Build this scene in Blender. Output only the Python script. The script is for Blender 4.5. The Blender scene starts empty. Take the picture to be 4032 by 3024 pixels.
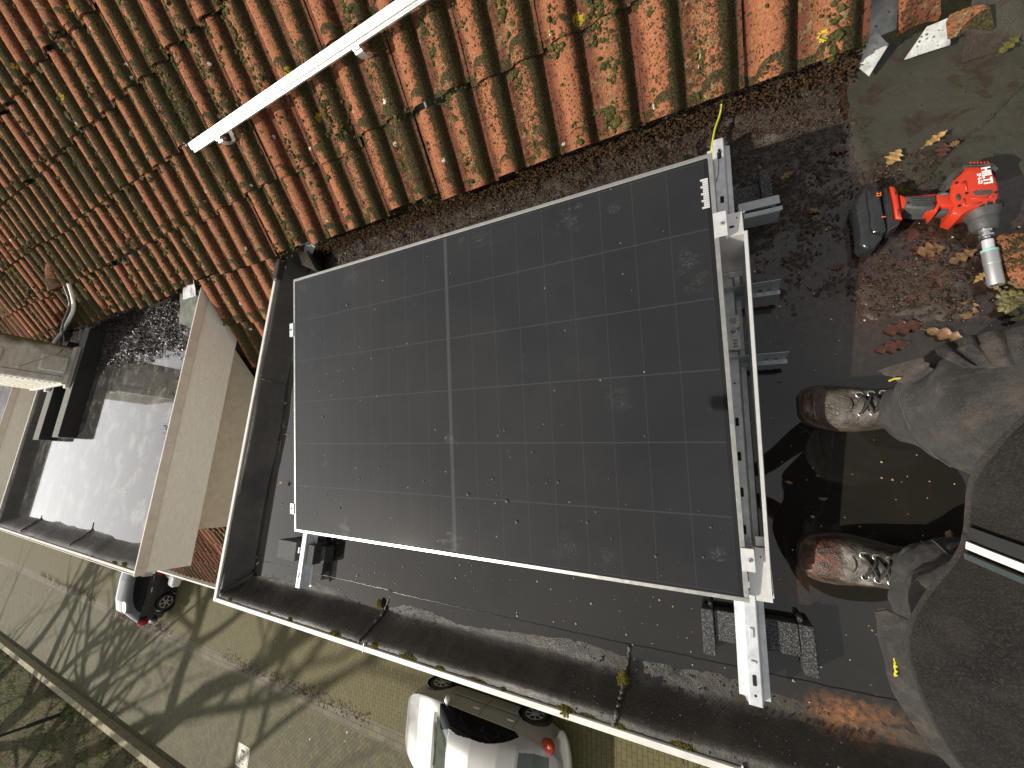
import bpy, math, random
import numpy as np
from mathutils import Matrix, Vector
random.seed(7); rng = np.random.default_rng(7)
SC = bpy.context.scene
R_ = math.radians
# ---------------------------------------------------------------- camera
CAM_R = [[0.888286, 0.071241, 0.453732], [0.036134, 0.973995, -0.22367], [-0.457867, 0.215078, 0.862612]]
CAM_C = [1.67694, 0.28252, 1.34182]
cd = bpy.data.cameras.new('camera'); cam = bpy.data.objects.new('camera', cd); SC.collection.objects.link(cam)
m = Matrix([CAM_R[0] + [CAM_C[0]], CAM_R[1] + [CAM_C[1]], CAM_R[2] + [CAM_C[2]], [0, 0, 0, 1]])
cam.matrix_world = m
cd.sensor_width = 36; cd.lens = 36 * 1535 / 4032; cd.clip_start = 0.01; cd.clip_end = 500
SC.camera = cam
# ---------------------------------------------------------------- sky and sun
SUN_EL = 37; SUN_AZ = (-0.83, -0.56)          # the sun stands towards (-x,-y)
w = bpy.data.worlds.new('World'); SC.world = w; w.use_nodes = True
nt = w.node_tree; nt.nodes.clear()
out = nt.nodes.new('ShaderNodeOutputWorld'); bg = nt.nodes.new('ShaderNodeBackground')
sky = nt.nodes.new('ShaderNodeTexSky'); sky.sky_type = 'NISHITA'; sky.sun_disc = False
sky.sun_elevation = R_(SUN_EL); sky.sun_rotation = math.atan2(SUN_AZ[0], SUN_AZ[1]); sky.dust_density = 3.0; sky.air_density = 1.0
tc = nt.nodes.new('ShaderNodeTexCoord')
nz = nt.nodes.new('ShaderNodeTexNoise'); nz.inputs['Scale'].default_value = 1.7; nz.inputs['Detail'].default_value = 3
nt.links.new(tc.outputs['Generated'], nz.inputs['Vector'])
mr = nt.nodes.new('ShaderNodeMapRange'); mr.inputs[1].default_value = 0.36; mr.inputs[2].default_value = 0.66; mr.inputs[3].default_value = 0.5
nt.links.new(nz.outputs['Fac'], mr.inputs[0])
mx = nt.nodes.new('ShaderNodeMix'); mx.data_type = 'RGBA'; mx.inputs[7].default_value = (9.8, 9.6, 9.2, 1)   # bright broken cloud
nt.links.new(mr.outputs[0], mx.inputs[0]); nt.links.new(sky.outputs[0], mx.inputs[6])
# pale hazy band low over the horizon, brightest below the sun
sx = nt.nodes.new('ShaderNodeSeparateXYZ'); nt.links.new(tc.outputs['Generated'], sx.inputs[0])
def wm(op, a, b=0.0):
    q = nt.nodes.new('ShaderNodeMath'); q.operation = op
    for i, v in enumerate((a, b)):
        if hasattr(v, 'links'): nt.links.new(v, q.inputs[i])
        else: q.inputs[i].default_value = v
    return q.outputs[0]
zz_ = wm('MAXIMUM', sx.outputs[2], 0.0); band = wm('POWER', 2.718, wm('MULTIPLY', zz_, -3.0))
azd = wm('MAXIMUM', wm('ADD', wm('MULTIPLY', sx.outputs[0], -0.83), wm('MULTIPLY', sx.outputs[1], -0.56)), 0.0)
hz = wm('MULTIPLY', band, wm('ADD', wm('MULTIPLY', wm('POWER', azd, 2.0), 56.0), 3.0))
hc = nt.nodes.new('ShaderNodeMix'); hc.data_type = 'RGBA'; hc.blend_type = 'ADD'; hc.inputs[0].default_value = 1.0; hc.clamp_result = False
hm_ = nt.nodes.new('ShaderNodeVectorMath'); hm_.operation = 'SCALE'; hm_.inputs[0].default_value = (1.0, 0.99, 0.97); nt.links.new(hz, hm_.inputs[3])
nt.links.new(mx.outputs[2], hc.inputs[6]); nt.links.new(hm_.outputs[0], hc.inputs[7])
nt.links.new(hc.outputs[2], bg.inputs[0]); bg.inputs[1].default_value = 0.058
nt.links.new(bg.outputs[0], out.inputs[0])
sl_ = bpy.data.lights.new('sun', 'SUN'); sun = bpy.data.objects.new('sun', sl_); SC.collection.objects.link(sun)
sl_.energy = 5.0; sl_.angle = R_(0.55); sl_.color = (1, 0.93, 0.83)
ce = math.cos(R_(SUN_EL))
sdir = Vector((SUN_AZ[0] * ce, SUN_AZ[1] * ce, math.sin(R_(SUN_EL))))
sun.rotation_euler = sdir.to_track_quat('Z', 'Y').to_euler(); sun.location = (-8, -6, 12)
SC.view_settings.view_transform = 'Standard'; SC.view_settings.look = 'None'; SC.view_settings.exposure = 0.06; SC.view_settings.gamma = 1
SC.render.engine = 'CYCLES'
# ---------------------------------------------------------------- material helper
class N:
    def __init__(s, name):
        s.m = bpy.data.materials.new(name); s.m.use_nodes = True; s.t = s.m.node_tree
        s.b = s.t.nodes['Principled BSDF']; s.o = s.t.nodes['Material Output']
        g = s.t.nodes.new('ShaderNodeNewGeometry'); s.P = g.outputs['Position']; s.NRM = g.outputs['Normal']
        s.O = s.t.nodes.new('ShaderNodeTexCoord').outputs['Object']
    def lk(s, a, i):
        if hasattr(a, 'is_output') or hasattr(a, 'links'): s.t.links.new(a, i)
        else:
            try: i.default_value = a
            except Exception: i.default_value = tuple(a) + (1,)
    def noise(s, v, sc, det=4, rough=0.6, dist=0.0):
        n = s.t.nodes.new('ShaderNodeTexNoise'); n.inputs['Scale'].default_value = sc; n.inputs['Detail'].default_value = det
        n.inputs['Roughness'].default_value = rough; n.inputs['Distortion'].default_value = dist; s.lk(v, n.inputs['Vector']); return n.outputs['Fac']
    def vor(s, v, sc, out='Distance', feat='F1', rnd=1.0):
        n = s.t.nodes.new('ShaderNodeTexVoronoi'); n.feature = feat; n.inputs['Scale'].default_value = sc; n.inputs['Randomness'].default_value = rnd
        s.lk(v, n.inputs['Vector']); return n.outputs[out]
    def map(s, v, loc=(0, 0, 0), rot=(0, 0, 0), sc=(1, 1, 1)):
        n = s.t.nodes.new('ShaderNodeMapping'); s.lk(v, n.inputs['Vector']); n.inputs['Location'].default_value = loc
        n.inputs['Rotation'].default_value = rot; n.inputs['Scale'].default_value = sc; return n.outputs[0]
    def rng(s, v, a, b, c=0.0, d=1.0):
        n = s.t.nodes.new('ShaderNodeMapRange'); s.lk(v, n.inputs[0]); n.inputs[1].default_value = a; n.inputs[2].default_value = b
        n.inputs[3].default_value = c; n.inputs[4].default_value = d; return n.outputs[0]
    def mix(s, f, a, b):
        n = s.t.nodes.new('ShaderNodeMix'); n.data_type = 'RGBA'; s.lk(f, n.inputs[0]); s.lk(a, n.inputs[6]); s.lk(b, n.inputs[7]); return n.outputs[2]
    def mth(s, op, a, b=0.0, c=0.0):
        n = s.t.nodes.new('ShaderNodeMath'); n.operation = op; s.lk(a, n.inputs[0]); s.lk(b, n.inputs[1]); s.lk(c, n.inputs[2]); return n.outputs[0]
    def sep(s, v):
        n = s.t.nodes.new('ShaderNodeSeparateXYZ'); s.lk(v, n.inputs[0]); return n.outputs
    def comb(s, x, y, z):
        n = s.t.nodes.new('ShaderNodeCombineXYZ'); s.lk(x, n.inputs[0]); s.lk(y, n.inputs[1]); s.lk(z, n.inputs[2]); return n.outputs[0]
    def bump(s, h, st=0.5, dist=0.01, nrm=None):
        n = s.t.nodes.new('ShaderNodeBump'); s.lk(h, n.inputs['Height']); n.inputs['Strength'].default_value = st; n.inputs['Distance'].default_value = dist
        if nrm: s.lk(nrm, n.inputs['Normal'])
        s.t.links.new(n.outputs[0], s.b.inputs['Normal']); return n.outputs[0]
    def set(s, **k):
        for a, v in k.items():
            s.lk(v, s.b.inputs[{'col': 'Base Color', 'rough': 'Roughness', 'metal': 'Metallic', 'ior': 'IOR', 'spec': 'Specular IOR Level', 'coat': 'Coat Weight', 'trans': 'Transmission Weight', 'alpha': 'Alpha', 'sheen': 'Sheen Weight', 'em': 'Emission Color', 'ems': 'Emission Strength'}[a]])
        return s.m
def simple(name, col, rough=0.5, metal=0.0, var=0.15, sc=20, bump=0.0, bsc=60, coat=0.0, bd=0.003):
    n = N(name); f = n.noise(n.O, sc, 4)
    c = n.mix(n.rng(f, 0.3, 0.7), tuple(x * (1 - var) for x in col), tuple(min(1, x * (1 + var)) for x in col))
    r = n.rng(n.noise(n.O, sc * 2.3, 3), 0.3, 0.7, max(0, rough - 0.06), min(1, rough + 0.08))
    n.set(col=c, rough=r, metal=metal, coat=coat)
    if bump: n.bump(n.noise(n.O, bsc, 3), bump, bd)
    return n.m
# ---------------------------------------------------------------- mesh helper
class MB:
    def __init__(s): s.v = []; s.f = []; s.n = 0
    def add(s, v, f):
        v = np.asarray(v, float).reshape(-1, 3); s.v.append(v); n = s.n
        s.f.extend([[i + n for i in q] for q in f]); s.n += len(v); return s
    def box(s, a, b, M=None, bev=0.0):
        (x0, y0, z0), (x1, y1, z1) = a, b
        if bev <= 0:
            v = np.array([[x, y, z] for z in (z0, z1) for y in (y0, y1) for x in (x0, x1)])
            f = [[0, 2, 3, 1], [4, 5, 7, 6], [0, 1, 5, 4], [2, 6, 7, 3], [0, 4, 6, 2], [1, 3, 7, 5]]
        else:
            e = bev; pts = []; 
            def ring(z, i): return [[x0 + i + (e if k else 0), y0 + i + (0 if k else e), z] for k in (0, 1)] and \
                [[x0 + e + i, y0 + i, z], [x1 - e - i, y0 + i, z], [x1 - i, y0 + e + i, z], [x1 - i, y1 - e - i, z], [x1 - e - i, y1 - i, z], [x0 + e + i, y1 - i, z], [x0 + i, y1 - e - i, z], [x0 + i, y0 + e + i, z]]
            rs = [ring(z0, e * .7), ring(z0 + e, 0), ring(z1 - e, 0), ring(z1, e * .7)]
            v = np.array(sum(rs, [])); f = []
            for k in range(3):
                for i in range(8): j = (i + 1) % 8; f.append([k * 8 + i, k * 8 + j, (k + 1) * 8 + j, (k + 1) * 8 + i])
            f.append(list(range(7, -1, -1))); f.append(list(range(24, 32)))
        if M is not None: v = (np.asarray(M)[:3, :3] @ v.T).T + np.asarray(M)[:3, 3]
        return s.add(v, f)
    def tube(s, pts, r, n=10, cap=True, M=None):
        pts = np.asarray(pts, float); r = np.broadcast_to(np.asarray(r, float), (len(pts),))
        t = np.gradient(pts, axis=0); t /= np.linalg.norm(t, axis=1)[:, None] + 1e-12
        u = np.cross(t[0], [0, 0, 1.]); u = u if np.linalg.norm(u) > 1e-3 else np.array([1., 0, 0]); u /= np.linalg.norm(u)
        V = []
        for i in range(len(pts)):
            u = u - t[i] * (u @ t[i]); u /= np.linalg.norm(u); w_ = np.cross(t[i], u)
            a = np.arange(n) * 2 * np.pi / n
            V.append(pts[i] + r[i] * (np.cos(a)[:, None] * u + np.sin(a)[:, None] * w_))
        V = np.concatenate(V); F = [[i * n + k, i * n + (k + 1) % n, (i + 1) * n + (k + 1) % n, (i + 1) * n + k] for i in range(len(pts) - 1) for k in range(n)]
        if cap: F += [list(range(n - 1, -1, -1)), list(range((len(pts) - 1) * n, len(pts) * n))]
        if M is not None: V = (np.asarray(M)[:3, :3] @ V.T).T + np.asarray(M)[:3, 3]
        return s.add(V, F)
    def prism(s, poly, z0, z1, M=None, bev=0.0):       # poly: ccw (x,y)
        p = np.asarray(poly, float); n = len(p); c = p.mean(0)
        def off(e):
            a = np.roll(p, 1, 0) - p; b = np.roll(p, -1, 0) - p
            a /= np.linalg.norm(a, axis=1)[:, None] + 1e-9; b /= np.linalg.norm(b, axis=1)[:, None] + 1e-9
            nn = np.stack([-(b[:, 1]), b[:, 0]], 1); mm = np.stack([a[:, 1], -a[:, 0]], 1); q = nn + mm; q /= np.linalg.norm(q, axis=1)[:, None] + 1e-9
            return p + q * e
        lv = [(z0, 0), (z1, 0)] if bev <= 0 else [(z0, bev), (z0 + bev, 0), (z1 - bev, 0), (z1 - bev * .35, bev * .5), (z1, bev * 1.3)]
        V = np.concatenate([np.c_[off(e), np.full(n, z)] for z, e in lv]); F = []
        for k in range(len(lv) - 1):
            for i in range(n): j = (i + 1) % n; F.append([k * n + i, k * n + j, (k + 1) * n + j, (k + 1) * n + i])
        F += [list(range(n - 1, -1, -1)), list(range((len(lv) - 1) * n, len(lv) * n))]
        if M is not None: V = (np.asarray(M)[:3, :3] @ V.T).T + np.asarray(M)[:3, 3]
        return s.add(V, F)
    def grid(s, X):                                   # X: (n,m,3)
        n, m_ = X.shape[:2]; i = np.arange(n - 1)[:, None] * m_ + np.arange(m_ - 1)[None]
        F = np.stack([i, i + 1, i + m_ + 1, i + m_], -1).reshape(-1, 4).tolist(); return s.add(X.reshape(-1, 3), F)
    def loft(s, rings, cap=True):
        X = np.asarray(rings, float); n, m_ = X.shape[:2]
        F = [[i * m_ + k, i * m_ + (k + 1) % m_, (i + 1) * m_ + (k + 1) % m_, (i + 1) * m_ + k] for i in range(n - 1) for k in range(m_)]
        if cap: F += [list(range(m_ - 1, -1, -1)), list(range((n - 1) * m_, n * m_))]
        return s.add(X.reshape(-1, 3), F)
def wloc(o):
    v = np.zeros(3)
    while o is not None: v += np.array(o.location); o = o.parent
    return v
def obj(name, mb, mat, parent=None, smooth=False, label=None, kind=None):
    me = bpy.data.meshes.new(name); V = np.concatenate(mb.v) if mb.v else np.zeros((0, 3))
    V = V - wloc(parent)
    me.from_pydata(V.tolist(), [], mb.f); me.update()
    if isinstance(mat, (list, tuple)):
        for q in mat: me.materials.append(q)
    else: me.materials.append(mat)
    if smooth is True: me.polygons.foreach_set('use_smooth', [True] * len(me.polygons))
    elif smooth:
        me.polygons.foreach_set('use_smooth', [True] * len(me.polygons)); me.set_sharp_from_angle(angle=R_(smooth))
    o = bpy.data.objects.new(name, me); SC.collection.objects.link(o)
    if parent is not None: o.parent = parent
    if label: o['label'] = label
    if kind: o['kind'] = kind
    return o
def thing(name, label, cat, loc=(0, 0, 0), group=None):
    o = bpy.data.objects.new(name, None); o.empty_display_size = 0.1; SC.collection.objects.link(o); o.location = loc
    o['label'] = label; o['category'] = cat
    if group: o['group'] = group
    return o
def tag(o, label, cat, group=None, kind=None):
    o['label'] = label; o['category'] = cat
    if group: o['group'] = group
    if kind: o['kind'] = kind
    return o
def copy_tree(o, parent=None):
    c = o.copy(); SC.collection.objects.link(c)
    if parent is not None: c.parent = parent
    for ch in list(o.children): copy_tree(ch, c)
    return c
def text_mb(txt, size, M, depth=0.0006, bold=0.0):
    cu = bpy.data.curves.new('txt', 'FONT'); cu.body = txt; cu.size = size; cu.extrude = depth; cu.offset = bold; cu.resolution_u = 3
    o = bpy.data.objects.new('txt', cu); me = o.to_mesh()
    V = np.array([v.co[:] for v in me.vertices]); F = [list(p.vertices) for p in me.polygons]; o.to_mesh_clear(); bpy.data.objects.remove(o); bpy.data.curves.remove(cu)
    V = (np.asarray(M)[:3, :3] @ V.T).T + np.asarray(M)[:3, 3]
    return MB().add(V, F)
def xf(loc=(0, 0, 0), rot=(0, 0, 0), sc=1.0):
    return np.array(Matrix.Translation(loc) @ Matrix.Rotation(rot[2], 4, 'Z') @ Matrix.Rotation(rot[1], 4, 'Y') @ Matrix.Rotation(rot[0], 4, 'X') @ Matrix.Scale(sc, 4))
def sstep(a, b, x):
    t = np.clip((x - a) / (b - a), 0, 1); return t * t * (3 - 2 * t)
_nt = np.random.default_rng(3).random((256, 256))
def vn(x, y, sc, seed=0):      # value noise, numpy
    x = np.asarray(x) * sc + seed * 17.3; y = np.asarray(y) * sc + seed * 9.1
    xi = np.floor(x).astype(int); yi = np.floor(y).astype(int); fx = x - xi; fy = y - yi
    fx = fx * fx * (3 - 2 * fx); fy = fy * fy * (3 - 2 * fy)
    g = lambda a, b: _nt[a % 256, b % 256]
    return (g(xi, yi) * (1 - fx) + g(xi + 1, yi) * fx) * (1 - fy) + (g(xi, yi + 1) * (1 - fx) + g(xi + 1, yi + 1) * fx) * fy
def fbm(x, y, sc, o=4, seed=0):
    a = 0; amp = 0.5
    for k in range(o): a = a + amp * vn(x, y, sc * 2 ** k, seed + k); amp *= 0.5
    return a / (1 - 0.5 ** o)
# a unit blob for moss and stones
_ico = None
def ico():
    global _ico
    if _ico is None:
        import bmesh
        b = bmesh.new(); bmesh.ops.create_icosphere(b, subdivisions=1, radius=1.0)
        _ico = (np.array([v.co[:] for v in b.verts]), np.array([[v.index for v in f.verts] for f in b.faces])); b.free()
    return _ico
def blobs(P, S, flat=0.7, jit=0.35, nrm=None):
    """one mesh of many small irregular lumps at P (n,3) with radius S (n,)"""
    v, f = ico(); n = len(P); nv = len(v)
    J = 1 + rng.uniform(-jit, jit, (n, nv, 1)); V = v[None] * J * S[:, None, None]; V[:, :, 2] *= flat
    a = rng.uniform(0, 6.28, n); c, s_ = np.cos(a)[:, None], np.sin(a)[:, None]
    x = V[:, :, 0] * c - V[:, :, 1] * s_; y = V[:, :, 0] * s_ + V[:, :, 1] * c; V[:, :, 0] = x; V[:, :, 1] = y
    V += P[:, None]; F = (f[None] + (np.arange(n) * nv)[:, None, None]).reshape(-1, 3).tolist()
    return MB().add(V.reshape(-1, 3), F)
# ---------------------------------------------------------------- materials
G = -7.8; SLP = 0.952; CS = math.cos(math.atan(SLP)); SN = math.sin(math.atan(SLP))
def rp(x, s, off=0.0):       # point on the tiled slope: s metres up from the dormer line
    x, s, off = np.broadcast_arrays(np.asarray(x, float), np.asarray(s, float), np.asarray(off, float))
    return np.stack([x, 1.5 + s * CS - off * SN, 0.1 + s * SN + off * CS], -1)
def m_tile():
    n = N('clay_tile'); x, y, z = n.sep(n.P)
    sc = n.mth('MULTIPLY', n.mth('SUBTRACT', y, 1.5), 1 / CS)
    # one random tone per tile
    tx = n.mth('FLOOR', n.mth('MULTIPLY', n.mth('SUBTRACT', x, 1.84), 1 / 0.301)); ty = n.mth('FLOOR', n.mth('MULTIPLY', n.mth('SUBTRACT', sc, 0.03), 1 / 0.325))
    wn = n.t.nodes.new('ShaderNodeTexWhiteNoise'); n.lk(n.comb(tx, ty, 3.0), wn.inputs['Vector']); tr = wn.outputs['Value']
    big = n.noise(n.P, 1.3, 3); mid = n.noise(n.P, 14, 5, 0.7); fine = n.noise(n.P, 160, 3, 0.7)
    c = n.mix(tr, (0.155, 0.058, 0.030), (0.26, 0.098, 0.045))
    c = n.mix(n.rng(mid, 0.35, 0.7), c, (0.25, 0.085, 0.045))
    c = n.mix(n.mth('MULTIPLY', n.rng(fine, 0.42, 0.70), 0.8), c, (0.40, 0.185, 0.088))
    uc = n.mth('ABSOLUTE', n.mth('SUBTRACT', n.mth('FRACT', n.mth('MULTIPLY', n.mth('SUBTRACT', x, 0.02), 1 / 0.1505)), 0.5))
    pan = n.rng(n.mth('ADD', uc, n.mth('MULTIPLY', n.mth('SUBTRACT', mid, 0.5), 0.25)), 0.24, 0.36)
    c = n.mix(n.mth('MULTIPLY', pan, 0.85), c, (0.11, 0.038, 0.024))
    # grey-green crust on every second roll, dark lichen dots, moss on the flanks
    u = n.mth('FRACT', n.mth('MULTIPLY', n.mth('SUBTRACT', x, 0.02), 1 / 0.301))
    alt = n.rng(n.mth('ABSOLUTE', n.mth('SUBTRACT', u, 0.75)), 0.16, 0.30, 1.0, 0.0)
    crust = n.mth('MULTIPLY', n.rng(n.noise(n.P, 38, 5, 0.75), 0.50, 0.62), n.mth('ADD', n.mth('MULTIPLY', alt, 0.95), n.mth('MULTIPLY', n.rng(big, 0.4, 0.7), 0.35)))
    c = n.mix(n.mth('MULTIPLY', crust, 0.85), c, n.mix(n.noise(n.P, 60, 3), (0.33, 0.22, 0.11), (0.20, 0.185, 0.09)))
    u2 = n.mth('FRACT', n.mth('MULTIPLY', n.mth('SUBTRACT', x, 0.02), 1 / 0.1505))
    fl = n.rng(n.mth('ABSOLUTE', n.mth('SUBTRACT', u2, 0.86)), 0.06, 0.26, 1.0, 0.0)
    cs = n.mth('FRACT', n.mth('MULTIPLY', n.mth('SUBTRACT', sc, 0.03), 1 / 0.325))
    top = n.rng(cs, 0.88, 1.0, 0.0, 0.20)
    mm = n.mth('ADD', n.mth('ADD', n.mth('ADD', n.mth('MULTIPLY', fl, 0.185), n.mth('MULTIPLY', alt, 0.042)), n.mth('ADD', top, n.mth('MULTIPLY', n.rng(big, 0.35, 0.65), 0.08))), n.mth('ADD', n.mth('ADD', n.mth('MULTIPLY', n.noise(n.P, 60, 5, 0.75), .55), n.mth('MULTIPLY', n.noise(n.P, 210, 4, 0.8), .45)), n.mth('MULTIPLY', n.mth('SUBTRACT', tr, 0.5), 0.20)))
    moss = n.rng(mm, 0.645, 0.675)
    dots = n.mth('MULTIPLY', n.rng(n.vor(n.P, 95), 0.34, 0.24), n.rng(n.noise(n.P, 14, 4), 0.40, 0.52))
    mcol = n.mix(n.rng(n.noise(n.P, 180, 4, .8), .45, .68), n.mix(n.noise(n.P, 25, 3), (0.014, 0.012, 0.007), (0.050, 0.045, 0.018)), (0.135, 0.110, 0.050))
    c = n.mix(n.mth('MULTIPLY', dots, 0.85), c, (0.035, 0.034, 0.020))
    c = n.mix(moss, c, mcol)
    yl = n.mth('MULTIPLY', n.rng(n.vor(n.P, 4.0), 0.09, 0.07), n.rng(n.noise(n.P, 70, 3), 0.45, 0.5))
    c = n.mix(yl, c, (0.38, 0.27, 0.025))
    wh = n.mth('MULTIPLY', n.rng(n.vor(n.map(n.P, loc=(3, 1, 7)), 7), 0.075, 0.055), n.rng(n.noise(n.P, 90, 3), 0.42, 0.5))
    c = n.mix(wh, c, (0.7, 0.68, 0.58))
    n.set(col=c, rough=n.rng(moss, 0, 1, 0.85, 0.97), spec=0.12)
    h = n.mth('ADD', n.mth('MULTIPLY', n.noise(n.P, 190, 3, 0.7), 0.5), n.mth('MULTIPLY', n.mth('ADD', moss, dots), n.noise(n.P, 120, 4, 0.8)))
    h = n.mth('ADD', h, n.mth('MULTIPLY', crust, 0.6))
    n.bump(h, 0.9, 0.006); return n.m
M_TILE = m_tile()
def m_moss(name='moss', a=(0.022, 0.024, 0.01), b=(0.10, 0.10, 0.03)):
    n = N(name); c = n.mix(n.rng(n.noise(n.P, 60, 4), 0.3, 0.7), a, b)
    n.set(col=c, rough=0.95, spec=0.1); n.bump(n.noise(n.P, 400, 3), 0.8, 0.003); return n.m
M_MOSS = m_moss(); M_MOSSY = m_moss('green_moss', (0.03, 0.028, 0.009), (0.14, 0.12, 0.024))
def rustmix(n, c, x, y):
    def patch(px, py, r, sq=1.0):
        dx = n.mth('SUBTRACT', x, px); dy = n.mth('MULTIPLY', n.mth('SUBTRACT', y, py), sq)
        d = n.mth('SQRT', n.mth('ADD', n.mth('MULTIPLY', dx, dx), n.mth('MULTIPLY', dy, dy)))
        return n.mth('MULTIPLY', n.rng(n.mth('ADD', d, n.mth('MULTIPLY', n.noise(n.P, 18, 5, 0.8), r * 2.0)), r * 0.9, r * 2.1, 1.0, 0.0), n.rng(n.noise(n.P, 70, 4, 0.75), 0.36, 0.60))
    c = n.mix(n.mth('MULTIPLY', patch(1.905, -0.255, 0.085, 1.6), 0.75), c, (0.42, 0.17, 0.055))
    c = n.mix(n.mth('MULTIPLY', patch(1.995, -0.25, 0.06), 0.35), c, (0.30, 0.15, 0.06))
    c = n.mix(n.mth('MULTIPLY', patch(1.84, 0.02, 0.045, 0.6), 0.45), c, (0.09, 0.045, 0.025))
    return n.mix(n.mth('MULTIPLY', patch(2.10, 0.80, 0.16), 0.7), c, (0.07, 0.032, 0.018))
def m_bitumen():
    n = N('bitumen_felt'); st = n.map(n.P, rot=(0, 0, 0.1), sc=(9, 1.6, 4))
    c = n.mix(n.rng(n.noise(n.P, 5, 5, 0.65), 0.35, 0.68), (0.024, 0.021, 0.017), (0.062, 0.053, 0.041))
    c = n.mix(n.mth('MULTIPLY', n.rng(n.noise(st, 3, 4), 0.5, 0.75), 0.5), c, (0.085, 0.075, 0.058))
    c = n.mix(n.rng(n.noise(n.P, 170, 2, 0.8), 0.66, 0.74), c, (0.20, 0.17, 0.13))
    x, y, z = n.sep(n.P); olive = n.mth('MULTIPLY', n.rng(x, 2.08, 2.16), n.rng(y, .98, 1.08)); c = n.mix(n.mth('MULTIPLY', olive, .75), c, (0.042, 0.040, 0.028))
    stn = n.mth('MULTIPLY', olive, n.rng(n.noise(n.P, 11, 5, .7, .6), .52, .60)); c = n.mix(n.mth('MULTIPLY', stn, .85), c, (0.030, 0.018, 0.012))
    c = n.mix(n.mth('MULTIPLY', olive, n.rng(n.vor(n.P, 30), .12, .06)), c, (0.018, 0.015, 0.012)); c = rustmix(n, c, x, y)
    wet = n.noise(n.P, 3.2, 4, 0.6)
    n.set(col=c, rough=n.rng(wet, 0.35, 0.65, 0.24, 0.50), spec=0.5)
    n.bump(n.mth('ADD', n.noise(n.P, 260, 3, 0.8), n.mth('MULTIPLY', n.noise(n.P, 40, 3), 1.2)), 0.55, 0.003); return n.m
M_BIT = m_bitumen()
def m_water(name, col=(0.016, 0.0142, 0.0115), spots=True, rust=True):
    """shallow still rain water over dark felt: the bed shows as diffuse colour, the surface mirrors the sky"""
    n = N(name); x, y, z = n.sep(n.P)
    c = n.mix(n.rng(n.noise(n.P, 2.5, 5, 0.6), 0.3, 0.7), tuple(k * 0.8 for k in col), tuple(k * 1.25 for k in col))
    c = n.mix(n.mth('MULTIPLY', n.rng(n.noise(n.P, 12, 5, 0.7), 0.55, 0.75), 0.5), c, (0.034, 0.022, 0.013))
    if rust:
        muck = n.mth('MULTIPLY', n.rng(n.mth('ADD', x, n.mth('MULTIPLY', n.noise(n.P, 6, 3), .25)), 1.86, 2.0), n.rng(n.mth('ADD', y, n.mth('MULTIPLY', n.noise(n.P, 7, 3), .3)), .72, .98))
        c = n.mix(n.mth('MULTIPLY', muck, n.rng(n.noise(n.P, 34, 5, .7, .8), .36, .58, .45, 1.0)), c, n.mix(n.rng(n.noise(n.P, 60, 4, .7), .4, .6), (0.014, 0.008, 0.006), (0.055, 0.031, 0.022)))
        c = rustmix(n, c, x, y)
    if spots:
        c = n.mix(n.mth('MULTIPLY', n.rng(n.vor(n.P, 30), 0.045, 0.03), n.rng(n.noise(n.P, 4, 2), 0.48, 0.6)), c, (0.32, 0.26, 0.17))
    rg = 0.015
    if not rust:
        rg = n.rng(n.noise(n.map(n.P, rot=(0, 0, .3), sc=(3, 1, 1)), 5, 5, .7), .4, .7, .02, .22); c = n.mix(n.rng(n.noise(n.P, 6, 5, .75), .5, .62), c, (.16, .155, .14)); c = n.mix(n.rng(n.vor(n.P, 9), .06, .03), c, (.5, .48, .42))
    n.set(col=c, rough=rg, ior=1.40, spec=0.5, coat=1.0)
    n.b.inputs['Coat Roughness'].default_value = 0.01
    n.bump(n.noise(n.P, 5, 2), 0.012, 0.01); return n.m
M_WATER = m_water('standing_water'); M_WATER2 = m_water('neighbour_water', (0.05, 0.048, 0.044), True, False)
def m_litter():
    n = N('leaf_litter'); f = n.noise(n.P, 85, 4, 0.7)
    c = n.mix(n.rng(f, 0.35, 0.65), (0.014, 0.009, 0.0065), (0.070, 0.036, 0.021))
    c = n.mix(n.rng(n.noise(n.P, 230, 2), 0.62, 0.72), c, (0.24, 0.13, 0.07))
    n.set(col=c, rough=n.rng(n.noise(n.P, 30, 3), 0.3, 0.7, 0.16, 0.55), spec=0.5)
    n.bump(n.noise(n.P, 220, 4, 0.7), 0.9, 0.006); return n.m
M_LIT = m_litter()
def m_trim(name, col, rough=0.45):
    n = N(name); c = n.mix(n.rng(n.noise(n.P, 12, 5, 0.7), 0.45, 0.8), col, tuple(k * 0.72 for k in col)); n.set(col=c, rough=rough); return n.m
M_WHITE = m_trim('white_trim', (0.66, 0.65, 0.60)); 
def m_panelboard():
    n = N('cream_board'); v = n.map(n.P, sc=(1, 2.2, 14))
    c = n.mix(n.rng(n.noise(v, 9, 5, 0.7), 0.35, 0.7), (0.80, 0.81, 0.74), (0.67, 0.66, 0.59))
    c = n.mix(n.rng(n.noise(n.P, 130, 3, 0.8), 0.6, 0.72), c, (0.45, 0.40, 0.31))
    n.set(col=c, rough=0.6); n.bump(n.noise(v, 30, 3), 0.2, 0.002); return n.m
M_CREAM = m_panelboard(); M_SHADED_CHEEK = simple('shaded_cheek_board', (0.56, 0.52, 0.43), .6, 0, .12, 25, .2, 60)  # cheek board darker than the fascia: shade of the overhang put into its colour
M_TRIMG = m_trim('weathered_aluminium_trim', (0.60, 0.56, 0.48), 0.4)
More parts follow.
